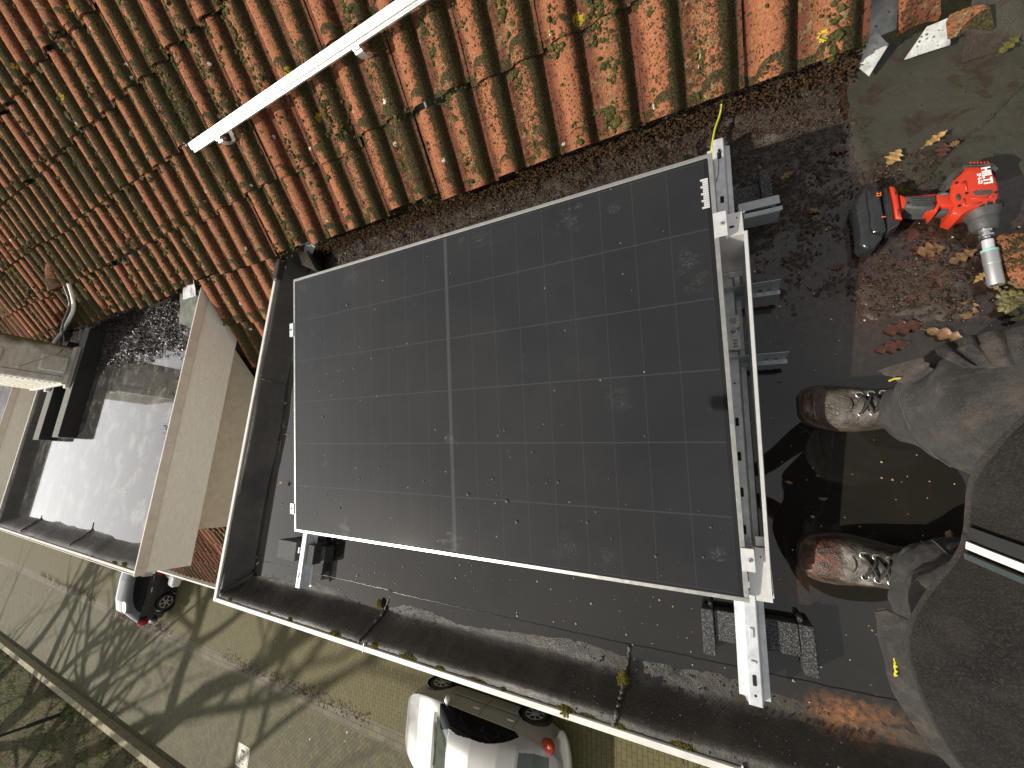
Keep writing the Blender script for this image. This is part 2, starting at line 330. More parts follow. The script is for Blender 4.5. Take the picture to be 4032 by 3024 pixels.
def m_lead():
    n = N('lead'); c = n.mix(n.rng(n.noise(n.P, 30, 5, .7), .35, .65), (.60, .61, .59), (.38, .39, .38)); c = n.mix(n.mth('MULTIPLY', n.rng(n.vor(n.P, 70), .26, .16), n.rng(n.noise(n.P, 40, 3), .42, .55)), c, (.06, .06, .05)); c = n.mix(n.rng(n.noise(n.P, 12, 3), .55, .7), c, (.22, .23, .24)); n.set(col=c, rough=.5); n.bump(n.noise(n.P, 45, 5, .7), .8, .006); return n.m
M_LEAD = m_lead()
M_SLABG = simple('dark_lead', (0.10, 0.105, 0.085), 0.5, 0.0, 0.4, 15, 0.4, 60)
def m_brick(name, c1, c2, mo, sx, rotz=0.0, moss=0.5, w=0.2, h=0.1):
    n = N(name); b = n.t.nodes.new('ShaderNodeTexBrick'); v = n.map(n.P, rot=(0, 0, rotz)); n.lk(v, b.inputs['Vector'])
    b.inputs['Scale'].default_value = 1.0; b.inputs['Brick Width'].default_value = w; b.inputs['Row Height'].default_value = h; b.inputs['Mortar Size'].default_value = 0.007
    b.inputs['Mortar Smooth'].default_value = 0.3; b.inputs['Color1'].default_value = c1 + (1,); b.inputs['Color2'].default_value = c2 + (1,); b.inputs['Mortar'].default_value = mo + (1,)
    c = n.mix(n.mth('MULTIPLY', n.rng(n.noise(n.P, 0.8, 5, 0.7), 0.35, 0.7), moss), b.outputs['Color'], (0.105, 0.094, 0.032))
    c = n.mix(n.mth('MULTIPLY', n.rng(n.noise(n.P, 7, 4, 0.7), 0.5, 0.75), 0.5), c, (0.12, 0.105, 0.07))
    c = n.mix(n.mth('MULTIPLY', b.outputs['Fac'], 0.7), c, mo)
    c = n.mix(n.rng(n.vor(n.P, 1.7), 0.035, 0.025), c, (0.5, 0.46, 0.3))
    n.set(col=c, rough=0.85); n.bump(n.mth('ADD', n.mth('MULTIPLY', b.outputs['Fac'], -1.0), n.mth('MULTIPLY', n.noise(n.P, 40, 3), 0.5)), 0.6, 0.01); return n.m
def m_herring(name):
    n = N(name); p = n.map(n.P, rot=(0, 0, R_(45)), sc=(10, 10, 10)); x, y, z = n.sep(p); F = lambda v: n.mth('FLOOR', v); S = lambda a, b: n.mth('SUBTRACT', a, b)
    i, j = F(x), F(y); fx, fy = S(x, i), S(y, j); k = n.mth('FLOORED_MODULO', S(i, j), 4.0)
    eq = lambda v: n.mth('COMPARE', k, v, 0.1); big = 9.0
    def side(f, a, b):       # distance to the left/bottom edge unless the brick goes on through it
        return n.mth('MINIMUM', n.mth('ADD', f, n.mth('MULTIPLY', eq(a), big)), n.mth('ADD', S(1.0, f), n.mth('MULTIPLY', eq(b), big)))
    d = n.mth('MINIMUM', side(fx, 1.0, 0.0), side(fy, 2.0, 3.0)); joint = n.rng(d, 0.03, 0.075, 1.0, 0.0)
    bi = n.mth('SUBTRACT', i, eq(1.0)); bj = n.mth('SUBTRACT', j, eq(2.0)); wn = n.t.nodes.new('ShaderNodeTexWhiteNoise'); n.lk(n.comb(bi, bj, n.mth('GREATER_THAN', k, 1.5)), wn.inputs['Vector'])
    c = n.mix(wn.outputs['Value'], (0.100, 0.089, 0.036), (0.056, 0.051, 0.024)); c = n.mix(n.mth('MULTIPLY', n.rng(n.noise(n.P, 0.7, 5, 0.7), 0.4, 0.7), 0.45), c, (0.098, 0.096, 0.032))
    c = n.mix(n.mth('MULTIPLY', n.rng(n.noise(n.P, 9, 4, 0.7), 0.5, 0.75), 0.5), c, (0.075, 0.066, 0.045)); c = n.mix(n.mth('MULTIPLY', joint, 0.8), c, (0.034, 0.031, 0.015)); c = n.mix(n.rng(n.vor(n.P, 1.3), 0.04, 0.03), c, (0.5, 0.46, 0.3))
    n.set(col=c, rough=0.85); n.bump(S(n.mth('MULTIPLY', n.noise(n.P, 40, 3), 0.5), joint), 0.6, 0.01); return n.m
M_ROAD = m_herring('street_clinker')
M_WALKB = m_brick('parking_brick', (0.108, 0.092, 0.030), (0.080, 0.069, 0.022), (0.045, 0.040, 0.016), 1, R_(90), 0.6)
M_GUT = m_brick('channel_slab', (0.145, 0.125, 0.08), (0.10, 0.088, 0.06), (0.05, 0.045, 0.025), 1, 0, 0.25, 0.3, 0.15)
M_KERB = simple('kerb_concrete', (0.24, 0.215, 0.13), 0.85, 0, 0.25, 6, 0.4, 50)
def m_grass():
    n = N('winter_grass'); c = n.mix(n.rng(n.noise(n.P, 0.55, 5, 0.65), 0.36, 0.55), (0.055, 0.070, 0.018), (0.145, 0.115, 0.075))
    c = n.mix(n.rng(n.noise(n.P, 9, 5, 0.75), 0.4, 0.7), c, (0.06, 0.07, 0.025)); n.set(col=c, rough=0.95, spec=0.1)
    n.bump(n.noise(n.P, 22, 5, 0.8), 1.0, 0.08); return n.m
M_GRASS = m_grass()
M_WALL = m_brick('house_brick', (0.17, 0.13, 0.10), (0.12, 0.10, 0.08), (0.2, 0.19, 0.17), 1, 0, 0.05, 0.22, 0.065)
M_GLASS = simple('window_glass', (0.03, 0.035, 0.04), 0.05, 0, 0.1)
# ---------------------------------------------------------------- ground and street
def sheet(name, x0, x1, y0, y1, z, mat):
    o = obj(name, MB().add([[x0, y0, z], [x1, y0, z], [x1, y1, z], [x0, y1, z]], [[0, 1, 2, 3]]), mat); o['kind'] = 'structure'; return o
sheet('ground', -400, 400, -400, 400, G - 0.05, M_GRASS)
sheet('parking_paving', -90, 40, -6.24, -1.4, G, M_WALKB)
sheet('gutter_channel', -90, 40, -6.64, -6.24, G - 0.004, M_GUT)
sheet('street', -90, 40, -10.1, -6.64, G - 0.002, M_ROAD)
kb = MB()
for i in range(110):
    x = -78 + i * 1.0 + rng.uniform(-.003, .003); kb.box((x, -10.27, G - 0.1), (x + 0.992, -10.02, G + 0.27), bev=0.012)
o = obj('kerb', kb, M_KERB, smooth=30); o['kind'] = 'structure'
# raised verge, undulating, with tufts of grass
xs = np.linspace(-75, 20, 380); ys = np.concatenate([np.linspace(-10.25, -16, 60), np.linspace(-16.3, -60, 40)]); X, Y = np.meshgrid(xs, ys, indexing='ij')
Z = G + 0.17 + 0.06 * fbm(X, Y, 1.2, 4) + 0.03 * fbm(X, Y, 9, 2, 5)
o = obj('grass_verge', MB().grid(np.stack([X, Y, Z], -1)[:, ::-1]), M_GRASS, smooth=True); o['kind'] = 'structure'
def grass_blades():
    n_ = 26000; P = np.stack([rng.uniform(-42, -12, n_), -10.30 - rng.power(0.7, n_) * 4.5, np.full(n_, G + 0.20)], -1)
    h = rng.uniform(0.03, 0.10, n_); a = rng.uniform(0, 6.28, n_); w_ = 0.012; lx, ly = rng.normal(0, 0.03, (2, n_))
    d = np.stack([np.cos(a), np.sin(a), np.zeros(n_)], -1) * w_
    V = np.stack([P - d, P + d, P + np.stack([lx, ly, h], -1)], 1).reshape(-1, 3); F = np.arange(n_ * 3).reshape(-1, 3).tolist()
    return MB().add(V, F)
o = obj('grass', grass_blades(), M_GRASS); o['kind'] = 'stuff'; o['label'] = 'short patchy winter grass on the verge behind the kerb'; o['category'] = 'grass'
# ---------------------------------------------------------------- houses
def tile_profile():
    d = np.array([-.075, -.058, -.049, -.046, -.040, -.028, -.012, .004, .018, .030, .040, .046, .049, .060]); 
    h = np.where(np.abs(d) < .047, .042 * np.sqrt(np.clip(1 - (d / .047) ** 2, 0, 1)), 0.0); h = np.where(np.abs(d) >= .047, .001 + (np.abs(d) - .047) * -.05, h)
    return np.concatenate([d + .0752, d + .0752 + .1505, [.301 - .002]]), np.concatenate([h, h, [0]])
PX, PH = tile_profile(); PX = PX + 0.02 - 0.0
def tiles(x0, x1, s0, s1, skip, rough=0.0015, seed=0):
    """pan tiles with two rolls each; one surface, every tile with its own slight misalignment"""
    r = np.random.default_rng(seed); mb = MB()
    i0 = int(math.floor((x0 - 1.86) / .301)) ; i1 = int(math.ceil((x1 - 1.86) / .301)); j0 = int(math.floor((s0 - .03) / .325)); j1 = int(math.ceil((s1 - .03) / .325))
    ss = np.array([0.0, 0.006, 0.11, 0.22, 0.335])
    for j in range(j0, j1):
        for i in range(i0, i1):
            bx = 1.84 - 6 * .0 + i * .301; bs = .03 + j * .325
            if skip(bx + .15, bs + .02): continue
            dx, ds, do, tl, tw = r.normal(0, .0035), r.normal(0, .010), abs(r.normal(0, .0045)), r.normal(0, .006), r.normal(0, .018)
            S = bs + ds + ss[:, None] + 0 * PX[None]; Xg = bx + dx + (PX[None] - .02) + tw * (ss[:, None]) * .3
            O = PH[None] + do + (0.020 + tl * .5) * (1 - ss[:, None] / .335) + 0.004
            if rough: O = O + rough * (r.random(O.shape) - .5)
            Pg = rp(Xg, S, O); cap = rp(Xg[0], S[0] + .004, O[0] - .016)[None]
            mb.grid(np.concatenate([cap, Pg], 0))
    return mb
def window(parent, x, z, wd, ht, y):
    f = MB(); e = .06
    f.box((x, y - .03, z), (x + e, y + .05, z + ht)); f.box((x + wd - e, y - .03, z), (x + wd, y + .05, z + ht))
    f.box((x + e, y - .03, z), (x + wd - e, y + .05, z + e)); f.box((x + e, y - .03, z + ht - e), (x + wd - e, y + .05, z + ht)); f.box((x + wd / 2 - .03, y - .028, z + e), (x + wd / 2 + .03, y + .048, z + ht - e))
    fo = obj('window', f, M_WHITE, parent); obj('pane', MB().box((x + e, y, z + e), (x + wd - e, y + .02, z + ht - e)), M_GLASS, fo)
def roof_deck(xa, xb, step, seed, litter, cant=0.105, cantr=1.0, ya=-0.385, yb=1.62, detail=1.0):
    """the felt of a flat roof, rolled up over a cant strip at its three open edges"""
    xs = np.arange(xa, xb + 1e-6, step); ys = np.arange(ya, yb + 1e-6, step); X, Y = np.meshgrid(xs, ys, indexing='ij')
    e = np.minimum(np.minimum(X - xa, (xb - X) * cantr), Y - ya); wob = 0.03 * (fbm(X, Y, 3.0, 3, seed) - .5)
    Z = -0.012 + 0.018 * (fbm(X, Y, 2.2, 3, seed + 3) - .5) * 1.2
    t = np.clip(1 - (e + wob) / cant, 0, 1); Z = Z + (0.106) * (t * t * (3 - 2 * t)) ** 0.9 * (1 if True else 0) + 0.012 * sstep(cant + .07, cant - .02, e + wob)
    Z = np.minimum(Z, 0.096); Z += 0.0022 * (fbm(X, Y, 60, 2, seed + 9) - .5) * detail
    L = litter(X, Y); Z = np.where(L > 0, np.maximum(Z, Z + L * (0.006 + 0.022 * fbm(X, Y, 24, 4, seed + 5))), Z)
    return MB().grid(np.stack([X, Y, Z], -1)), (X, Y, Z)
def house(xh0, xh1, dx0, dx1, label, detail, seed, first=False):
    """one terraced house: brick front, tiled slope, gutter and a flat-roofed dormer from dx0 to dx1"""
    H = thing('terraced_house', label, 'house', ((xh0 + xh1) / 2, -1.6, G), 'terraced houses in one row with flat roofed dormers')
    obj('wall', MB().box((xh0, -1.55, G), (xh1, 7.5, -3.15)), M_WALL, H)
    for x in (xh0 + .5, xh0 + 2.2):
        for z in (G + .9, G + 3.1 - .1): window(H, x, z, 1.2, 1.2, -1.57)
    skip = lambda x, s: (dx0 - .02 < x < dx1 + .02 and -2.35 < s < 0.0) or (first and x > 2.17 and -2.35 < s < .3) or (first and x > 2.37 and -2.35 < s < 0.7)
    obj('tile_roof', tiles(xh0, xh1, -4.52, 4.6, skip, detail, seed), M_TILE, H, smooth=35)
    y0, z0 = 1.5 - 4.52 * CS, .1 - 4.52 * SN - .13; y1, z1 = 1.5 + 4.62 * CS, .1 + 4.62 * SN
    obj('roof_boarding', MB().add([[xh0, y0, z0 - .02], [xh1, y0, z0 - .02], [xh1, 1.5 - .35, .1 - .35 * SLP - .15], [xh0, 1.5 - .35, .1 - .35 * SLP - .15],
        [xh0, y1, z1 - .04], [xh1, y1, z1 - .04], [xh1, 2 * y1 - y0, z0], [xh0, 2 * y1 - y0, z0], [xh0, 1.62, .1 + .12 * SLP - .04], [xh1, 1.62, .1 + .12 * SLP - .04]], [[0, 1, 2, 3], [8, 9, 5, 4], [4, 5, 6, 7]]), M_SLABG, H)
    obj('ridge', MB().tube([[xh0, y1, z1 - .02], [xh1, y1, z1 - .02]], .11, 12), M_TILE, H, smooth=40)
    # gutter
    g = MB(); yy = y0 - .06; zz = z0 + .07
    g.box((xh0, yy - .10, zz - .10), (xh1, yy - .075, zz + .03)); g.box((xh0, yy - .075, zz - .10), (xh1, yy + .03, zz - .08)); g.box((xh0, yy + .03, zz - .10), (xh1, yy + .05, zz + .0))
    obj('gutter', g, M_WHITE, H)
    # dormer
    D = bpy.data.objects.new('dormer', None); SC.collection.objects.link(D); D.parent = H; D.location = Vector((0, 0, 0))
    bz = lambda y: .1 + (y - 1.5) * SLP - .02
    cx0, cx1, cy = dx0 + .13, dx1 - .13, -.18
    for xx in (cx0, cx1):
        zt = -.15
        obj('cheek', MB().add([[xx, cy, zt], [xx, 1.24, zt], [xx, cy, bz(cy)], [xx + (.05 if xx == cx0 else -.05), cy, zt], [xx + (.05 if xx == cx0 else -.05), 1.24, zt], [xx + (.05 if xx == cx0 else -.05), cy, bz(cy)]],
            [[0, 1, 2], [5, 4, 3], [0, 2, 5, 3], [0, 3, 4, 1], [1, 4, 5, 2]]), M_SHADED_CHEEK, D)
    obj('front_wall', MB().box((cx0 + .05, cy + .003, bz(cy)), (cx1 - .05, cy + .06, -.15)), M_WHITE, D)
    window(D, cx0 + .3, -1.3, 1.1, 1.0, cy); window(D, cx1 - 1.4, -1.3, 1.1, 1.0, cy)
    f = MB(); yb = 1.5
    def side(xx, sgn):      # sloped-end fascia board
        a, b = (xx, xx - sgn * .03)
        P = [[xx, -.39, .068], [xx, yb - .03, .068], [xx, 1.19, -.175], [xx, -.39, -.175]]; Q = [[b, p[1], p[2]] for p in P]
        f.add(P + Q, [[0, 1, 2, 3], [7, 6, 5, 4], [0, 4, 5, 1], [1, 5, 6, 2], [2, 6, 7, 3], [3, 7, 4, 0]])
    side(dx0, -1); side(dx1, 1); f.box((dx0 + .03, -.39, -.175), (dx1 - .03, -.36, .068))
    obj('fascia', f, M_CREAM, D)
    obj('soffit', MB().box((dx0 + .031, -.358, -.172), (dx1 - .031, 1.1, -.155)), M_CREAM, D)
    # edge trim: an L profile along the two sides and the front
    t = MB(); tw = .016
    t.box((dx0 - .008, -.398, .069), (dx0 + tw, yb - .02, .104), bev=.003); t.box((dx1 - tw, -.398, .069), (dx1 + .008, yb - .02, .104), bev=.003); t.box((dx0 + tw, -.398, .069), (dx1 - tw, -.398 + tw + .004, .1035), bev=.003)
    for x in np.arange(dx0 + 1.05, dx1, 1.25): t.box((x - .002, -.3995, .068), (x + .002, -.37, .1050))
    if not first:
        t.box((dx1 - .004, -.402, .066), (dx1 + .012, yb - .01, .119), bev=.003)
    obj('edge_trim', t, M_WHITE if first else M_TRIMG, D, smooth=30)
    if not first:
        obj('front_trim', MB().box((dx0 + tw, -.402, .066), (dx1 - tw, -.3985, .108)), M_WHITE, D)
    return H, D
CR = np.array(CAM_R); CC = np.array(CAM_C)
def W(x, y, z):       # where the line of sight through photo pixel (x,y) of 4032x3024 meets height z
    d = CR @ np.array([(x - 2016) / 1535, -(y - 1512) / 1535, -1]); k = (z - CC[2]) / d[2]; return CC + k * d
def flakes(P, size, tilt=0.5, up=0.0):
    n = len(P); k = 6; a = np.linspace(0, 2 * np.pi, k, endpoint=False)[None] + rng.uniform(0, 6, (n, 1))
    r = size[:, None] * rng.uniform(.5, 1.1, (n, k)); asp = rng.uniform(.45, 1, (n, 1))
    x = np.cos(a) * r; y = np.sin(a) * r * asp; z = rng.normal(0, .16, (n, k)) * size[:, None]
    t = rng.normal(0, tilt, (n, 1)); z = z + x * np.tan(np.clip(t, -1.1, 1.1)); ph = rng.uniform(0, 6.28, (n, 1))
    X = x * np.cos(ph) - y * np.sin(ph); Y = x * np.sin(ph) + y * np.cos(ph)
    V = P[:, None] + np.stack([X, Y, z + up], -1); C = P[:, None] + np.array([0, 0, up]) + np.stack([0 * t, 0 * t, size[:, None] * .15], -1)
    V = np.concatenate([V, C], 1); base = (np.arange(n) * (k + 1))[:, None, None]
    F = np.array([[i, (i + 1) % k, k] for i in range(k)])[None] + base; return MB().add(V.reshape(-1, 3), F.reshape(-1, 3).tolist())
# ---------------------------------------------------------------- our house
H0, D0 = house(-1.055, 3.4, -.622, 3.3, 'nearest terraced house whose dormer roof carries the solar panel', .0022, 1, True)
def lit0(X, Y):
    a = sstep(1.12, 1.30, Y + .10 * (fbm(X, Y, 6, 3, 2) - .5) + .22 * sstep(1.72, 1.85, X)) * sstep(-.36, -.18, X) * sstep(2.16, 2.02, X)
    b = sstep(.36, .56, fbm(X, Y, 9, 4, 8)) * sstep(1.72, 1.85, X) * sstep(2.34, 2.2, X) * sstep(.66, .85, Y) * sstep(1.32, 1.1, Y - (X < 2.1) * .5)
    c = sstep(.42, .54, fbm(X, Y, 7, 4, 12)) * sstep(1.98, 2.08, X) * sstep(2.5, 2.36, X) * sstep(.66, .75, Y) * sstep(1.12, 1.0, Y)
    return np.maximum(np.maximum(a, b * .8), c * .85)
mb, (DX, DY, DZ) = roof_deck(-.612, 3.28, .008, 5, lit0)
dz = DZ.copy(); patch = sstep(2.10, 2.15, DX + .03 * (fbm(DX, DY, 8, 2) - .5)) * sstep(.98, 1.05, DY - (DX - 2.1) * .15)
dz = dz + patch * .014
mb = MB().grid(np.stack([DX, DY, dz], -1))
obj('roof_felt', mb, M_BIT, D0, smooth=True)
def deck_z(x, y):
    i = np.clip(((np.asarray(x) + .612) / .008).astype(int), 0, DX.shape[0] - 1); j = np.clip(((np.asarray(y) + .385) / .008).astype(int), 0, DX.shape[1] - 1); return dz[i, j]
wt = obj('rain_water', MB().add([[-.56, -.34, -.0035], [3.24, -.34, -.0035], [3.24, 1.60, -.0035], [-.56, 1.60, -.0035]], [[0, 1, 2, 3]]), M_WATER); wt['kind'] = 'structure'
# laps of the felt
lap = MB()
M_TAR = simple('tar', (.012, .011, .010), .25)
def bead(pts, r=.0035, z=.0, flat=.5):
    P = np.array([[a, b, z] for a, b in pts], float); t = np.linspace(0, 1, len(P)); tt = np.linspace(0, 1, len(P) * 10); Q = np.stack([np.interp(tt, t, P[:, k]) for k in range(3)], -1)
    Q[:, :2] += rng.normal(0, .0014, (len(Q), 2)); Q[:, 2] = deck_z(Q[:, 0], Q[:, 1]) + z
    obj('felt_lap', MB().tube(Q, r * rng.uniform(.7, 1.4, len(Q)), 6), M_BIT, D0, smooth=True)
bead([(.442, -.206), (.43, -.25), (.419, -.297), (.395, -.375)], .006, .002); bead([(1.403, -.21), (1.39, -.299), (1.385, -.34), (1.375, -.375)], .006, .002)
bead([(-.459, .726), (-.463, .583), (-.462, .3), (-.462, .036), (-.453, -.177)], .0025, .002); bead([(-.605, .76), (-.53, .74), (-.427, .726)], .003, .001)
bead([(2.332, 1.216), (2.39, 1.255), (2.451, 1.32), (2.6, 1.42)], .003, .001); bead([(2.33, 1.22), (2.25, 1.12), (2.19, 1.07)], .002, .001)
bead([(-.45, -.18), (-.52, -.26), (-.60, -.36)], .004, .002)
# long lap just under the water shows as a fine line
ln = MB()
for p0, p1 in (((-.45, -.205), (.44, -.206)), ((.44, -.212), (1.40, -.207)), ((1.40, -.205), (2.6, -.19)), ((-.44, .45), (-.38, .45))):
    n_ = 60; t = np.linspace(0, 1, n_); P = np.stack([p0[0] + (p1[0] - p0[0]) * t, p0[1] + (p1[1] - p0[1]) * t + rng.normal(0, .0008, n_), np.full(n_, -.0035)], -1); obj('felt_lap', MB().tube(P, .0016, 5), M_TAR, D0, smooth=True)
# felt patch rising beside the tiles, timber batten and lead at the party wall
up = MB(); P = np.array([[[x, 1.46 + s * CS - .0 + (0 if s else 0), .004 + (s * SN if s > 0 else 0)] for s in (-.0, .02, .35, .7)] for x in np.linspace(2.37, 3.39, 12)]); up.grid(P[::-1])
obj('felt_upstand', up, M_BIT, D0, smooth=True)
def beam(mb, a, b, w_, h_):
    a, b = np.array(a, float), np.array(b, float); d = b - a; L = np.linalg.norm(d); d /= L; s_ = np.cross(d, [0, 0, 1.]); s_ /= np.linalg.norm(s_); u = np.cross(s_, d)
    M = np.eye(4); M[:3, 0] = d; M[:3, 1] = -s_ ; M[:3, 2] = u; M[:3, 3] = a; mb.box((0, -w_ / 2, 0), (L, w_ / 2, h_), M, bev=min(w_, h_) * .12); return mb
M_TIMB = simple('weathered_timber', (0.42, 0.34, 0.20), .8, 0, .3, 30, .4, 90)
obj('batten', beam(MB(), W(3991, 0, .07) + [0, .05, .04], W(4032, 125, .03) + [0.02, -.03, 0], .012, .03), M_TIMB, D0)
def sheetpiece(pts, th=.002, sub=8, amp=.004, seed=0):
    """a thin hand-dressed sheet of lead from four corners"""
    a, b, c, d = [np.array(p, float) for p in pts]; u = np.linspace(0, 1, sub)[:, None, None]; v = np.linspace(0, 1, sub)[None, :, None]
    X = a * (1 - u) * (1 - v) + b * u * (1 - v) + c * u * v + d * (1 - u) * v
    X[..., 2] += amp * (fbm(X[..., 0], X[..., 1], 30, 3, seed) - .3); Y = X.copy(); Y[..., 2] -= th
    return MB().grid(X).grid(Y[:, ::-1])
LD = [(sheetpiece([W(3340, 235, .035), W(3422, 300, .022), W(3500, 175, .04), W(3450, 125, .07)], seed=1), M_LEAD),
      (sheetpiece([W(3560, 235, .022), W(3742, 175, .022), W(3738, 70, .06), W(3650, 105, .05)], seed=2), M_LEAD),
      (sheetpiece([W(3394, 168, .04), W(3540, 110, .045), W(3548, -30, .12), W(3400, 0, .10)], amp=.012, seed=3), M_LEAD)]
for mb, mt in LD: obj('lead_flashing', mb, mt, D0, smooth=True)
def slab(pts, th, mt, name, parent, seed=0, dome=.008):
    a, b, c, d = [np.array(p, float) for p in pts]; n_ = 9; u = np.linspace(0, 1, n_)[:, None, None]; v = np.linspace(0, 1, n_)[None, :, None]
    X = a * (1 - u) * (1 - v) + b * u * (1 - v) + c * u * v + d * (1 - u) * v; X[..., 2] += dome * np.sin(np.pi * u[..., 0]) + .002 * fbm(X[..., 0], X[..., 1], 40, 3, seed)
    B = X.copy(); B[..., 2] -= th; mb = MB().grid(X).grid(B[:, ::-1])
    for s0, s1 in ((X[0], B[0]), (B[-1], X[-1]), (B[:, 0], X[:, 0]), (X[:, -1], B[:, -1])): mb.grid(np.stack([s0, s1], 0))
    return obj(name, mb, mt, parent, smooth=40)
slab([W(3538, 120, .06), W(3705, 55, .06), W(3700, -60, .14), W(3548, -40, .14)], .02, M_TILE, 'cut_tile', D0, 1, .012)
slab([W(3744, 130, .05), W(3915, 108, .05), W(3895, 20, .10), W(3738, 60, .10)], .02, M_TILE, 'cut_tile', D0, 2)
# corner of the upstand near the panel
obj('lead_flashing', sheetpiece([W(1220, 1015, .05), W(1252, 950, .07), W(1200, 950, .10), W(1196, 985, .10)], amp=.01, seed=4), M_LEAD, D0, smooth=True)
obj('lead_flashing', sheetpiece([W(1180, 970, .10), W(1215, 955, .11), W(1190, 893, .15), W(1170, 895, .14)], amp=.01, seed=5), M_LEAD, D0, smooth=True)
cb = MB().prism([W(1170, 990, .09)[:2], W(1185, 1040, .09)[:2], W(1240, 1060, .09)[:2], W(1205, 985, .09)[:2]], .0, .085, bev=.004)
obj('felt_corner', cb, M_BIT, D0, smooth=30); obj('felt_corner', MB().box((-.618, 1.36, .02), (-.575, 1.50, .12), bev=.006), M_BIT, D0, smooth=30)
# ---------------------------------------------------------------- neighbour, and the same house repeated along the row
H1, D1 = house(-4.925, -1.055, -4.50, -1.48, 'second terraced house with a flooded flat dormer roof and an air conditioner on it', .0015, 2)
xs = np.arange(-4.49, -1.488, .012); ysn = np.arange(-.385, 1.60, .012)
def lit1(X, Y):
    a = sstep(1.02, 1.25, Y + .12 * (fbm(X, Y, 5, 3, 2) - .5)); b = sstep(-1.85, -1.60, X + .10 * (fbm(X, Y, 6, 3, 6) - .5)) * sstep(.15, .6, Y)
    return np.maximum(a, b * .5) * .55
mb, (EX, EY, EZ) = roof_deck(-4.49, -1.49, .012, 15, lit1, cant=.13, cantr=5.0)
obj('roof_felt', mb, M_BIT, D1, smooth=True)
wt = obj('rain_water', MB().add([[-4.43, -.33, .001], [-1.505, -.33, .001], [-1.505, 1.60, .001], [-4.43, 1.60, .001]], [[0, 1, 2, 3]]), M_WATER2); wt['kind'] = 'structure'
pl = sheetpiece([[-1.80, 1.28, .07], [-1.495, 1.18, .085], [-1.50, 1.47, .12], [-1.82, 1.52, .10]], .06, 10, .02, 6)
obj('felt_corner', pl, M_SLABG, D1, smooth=True)
obj('lead_flashing', sheetpiece([[-1.72, 1.44, .11], [-1.50, 1.42, .125], [-1.49, 1.52, .16], [-1.70, 1.58, .15]], .004, 8, .012, 7), M_LEAD, D1, smooth=True)
for pts in (((-2.62, -.36), (-2.60, -.26), (-2.61, -.20)), ((-3.75, -.36), (-3.74, -.24)), ((-4.47, .6), (-4.40, .61), (-4.32, .6))):
    P_ = np.array(pts); tq = np.linspace(0, len(P_) - 1, 50); Q = np.stack([np.interp(tq, range(len(P_)), P_[:, 0]), np.interp(tq, range(len(P_)), P_[:, 1]), 0 * tq], -1); Q[:, :2] += rng.normal(0, .002, (50, 2))
    Q[:, 2] = np.maximum(.0015, EZ[np.clip(((Q[:, 0] + 4.49) / .012).astype(int), 0, EX.shape[0] - 1), np.clip(((Q[:, 1] + .385) / .012).astype(int), 0, EX.shape[1] - 1)] + .002); obj('felt_lap', MB().tube(Q, .004 if Q[0, 1] < 0 else .002, 5), M_TAR, D1, smooth=True)
for k in range(1, 7):
    c = copy_tree(H1); c.location.x = H1.location.x - 3.87 * k
    c['label'] = ['', 'third terraced house seen behind the air conditioner', 'fourth terraced house along the row towards the dark car', 'fifth terraced house along the row beyond the fourth',
                  'sixth terraced house along the row beside the dark car', 'seventh terraced house in the row far away', 'eighth and farthest terraced house of the row'][k]
# ---------------------------------------------------------------- loose debris in the valley between tiles and felt
def samp(n, fn, x0, x1, y0, y1):
    X = rng.uniform(x0, x1, n); Y = rng.uniform(y0, y1, n); k = rng.random(n) < fn(X, Y); return X[k], Y[k]
X, Y = samp(60000, lit0, -.4, 2.5, .6, 1.6)
P = np.stack([X, Y, deck_z(X, Y) + rng.uniform(0, .004, len(X))], -1)
o = obj('leaf_litter', flakes(P, rng.gamma(3, .0012, len(P)) + .0016, .35), M_LIT); tag(o, 'wet brown leaf litter lying between the roof tiles and the solar panel', 'leaf litter', kind='stuff')
X, Y = samp(150000, lambda x, y: np.minimum(1, lit1(x, y) * 1.7) * sstep(-3.45, -3.3, x) * (.12 + .88 * sstep(.40, .60, fbm(x, y, 20, 3, 4))), -3.5, -1.5, .2, 1.56)
P = np.stack([X, Y, np.full(len(X), .003) + rng.uniform(0, .008, len(X))], -1)
o = obj('leaf_litter', flakes(P, rng.gamma(3, .0014, len(P)) + .0022, .6), simple('dark_leaf_bits', (.035, .022, .018), .35, 0, .6, 60)); tag(o, 'dark leaf litter poking out of the bright water on the second dormer roof', 'leaf litter', kind='stuff')
# dirt washed against the foot of the tiles
n_ = 15000; X = rng.uniform(-.5, 2.15, n_); P = np.stack([X, 1.548 + rng.normal(0, .014, n_), .045 + rng.normal(0, .02, n_)], -1); P[:, 2] = np.clip(P[:, 2] - (1.545 - P[:, 1]) * .8, .01, .09)
o = obj('dirt_ridge', blobs(P, rng.gamma(3, .0007, n_) + .0010, .5, .65), m_moss('dark_moss', (.018, .012, .007), (.10, .06, .033))); tag(o, 'dark crumbly dirt and moss under the lowest tile edge', 'dirt', kind='stuff')
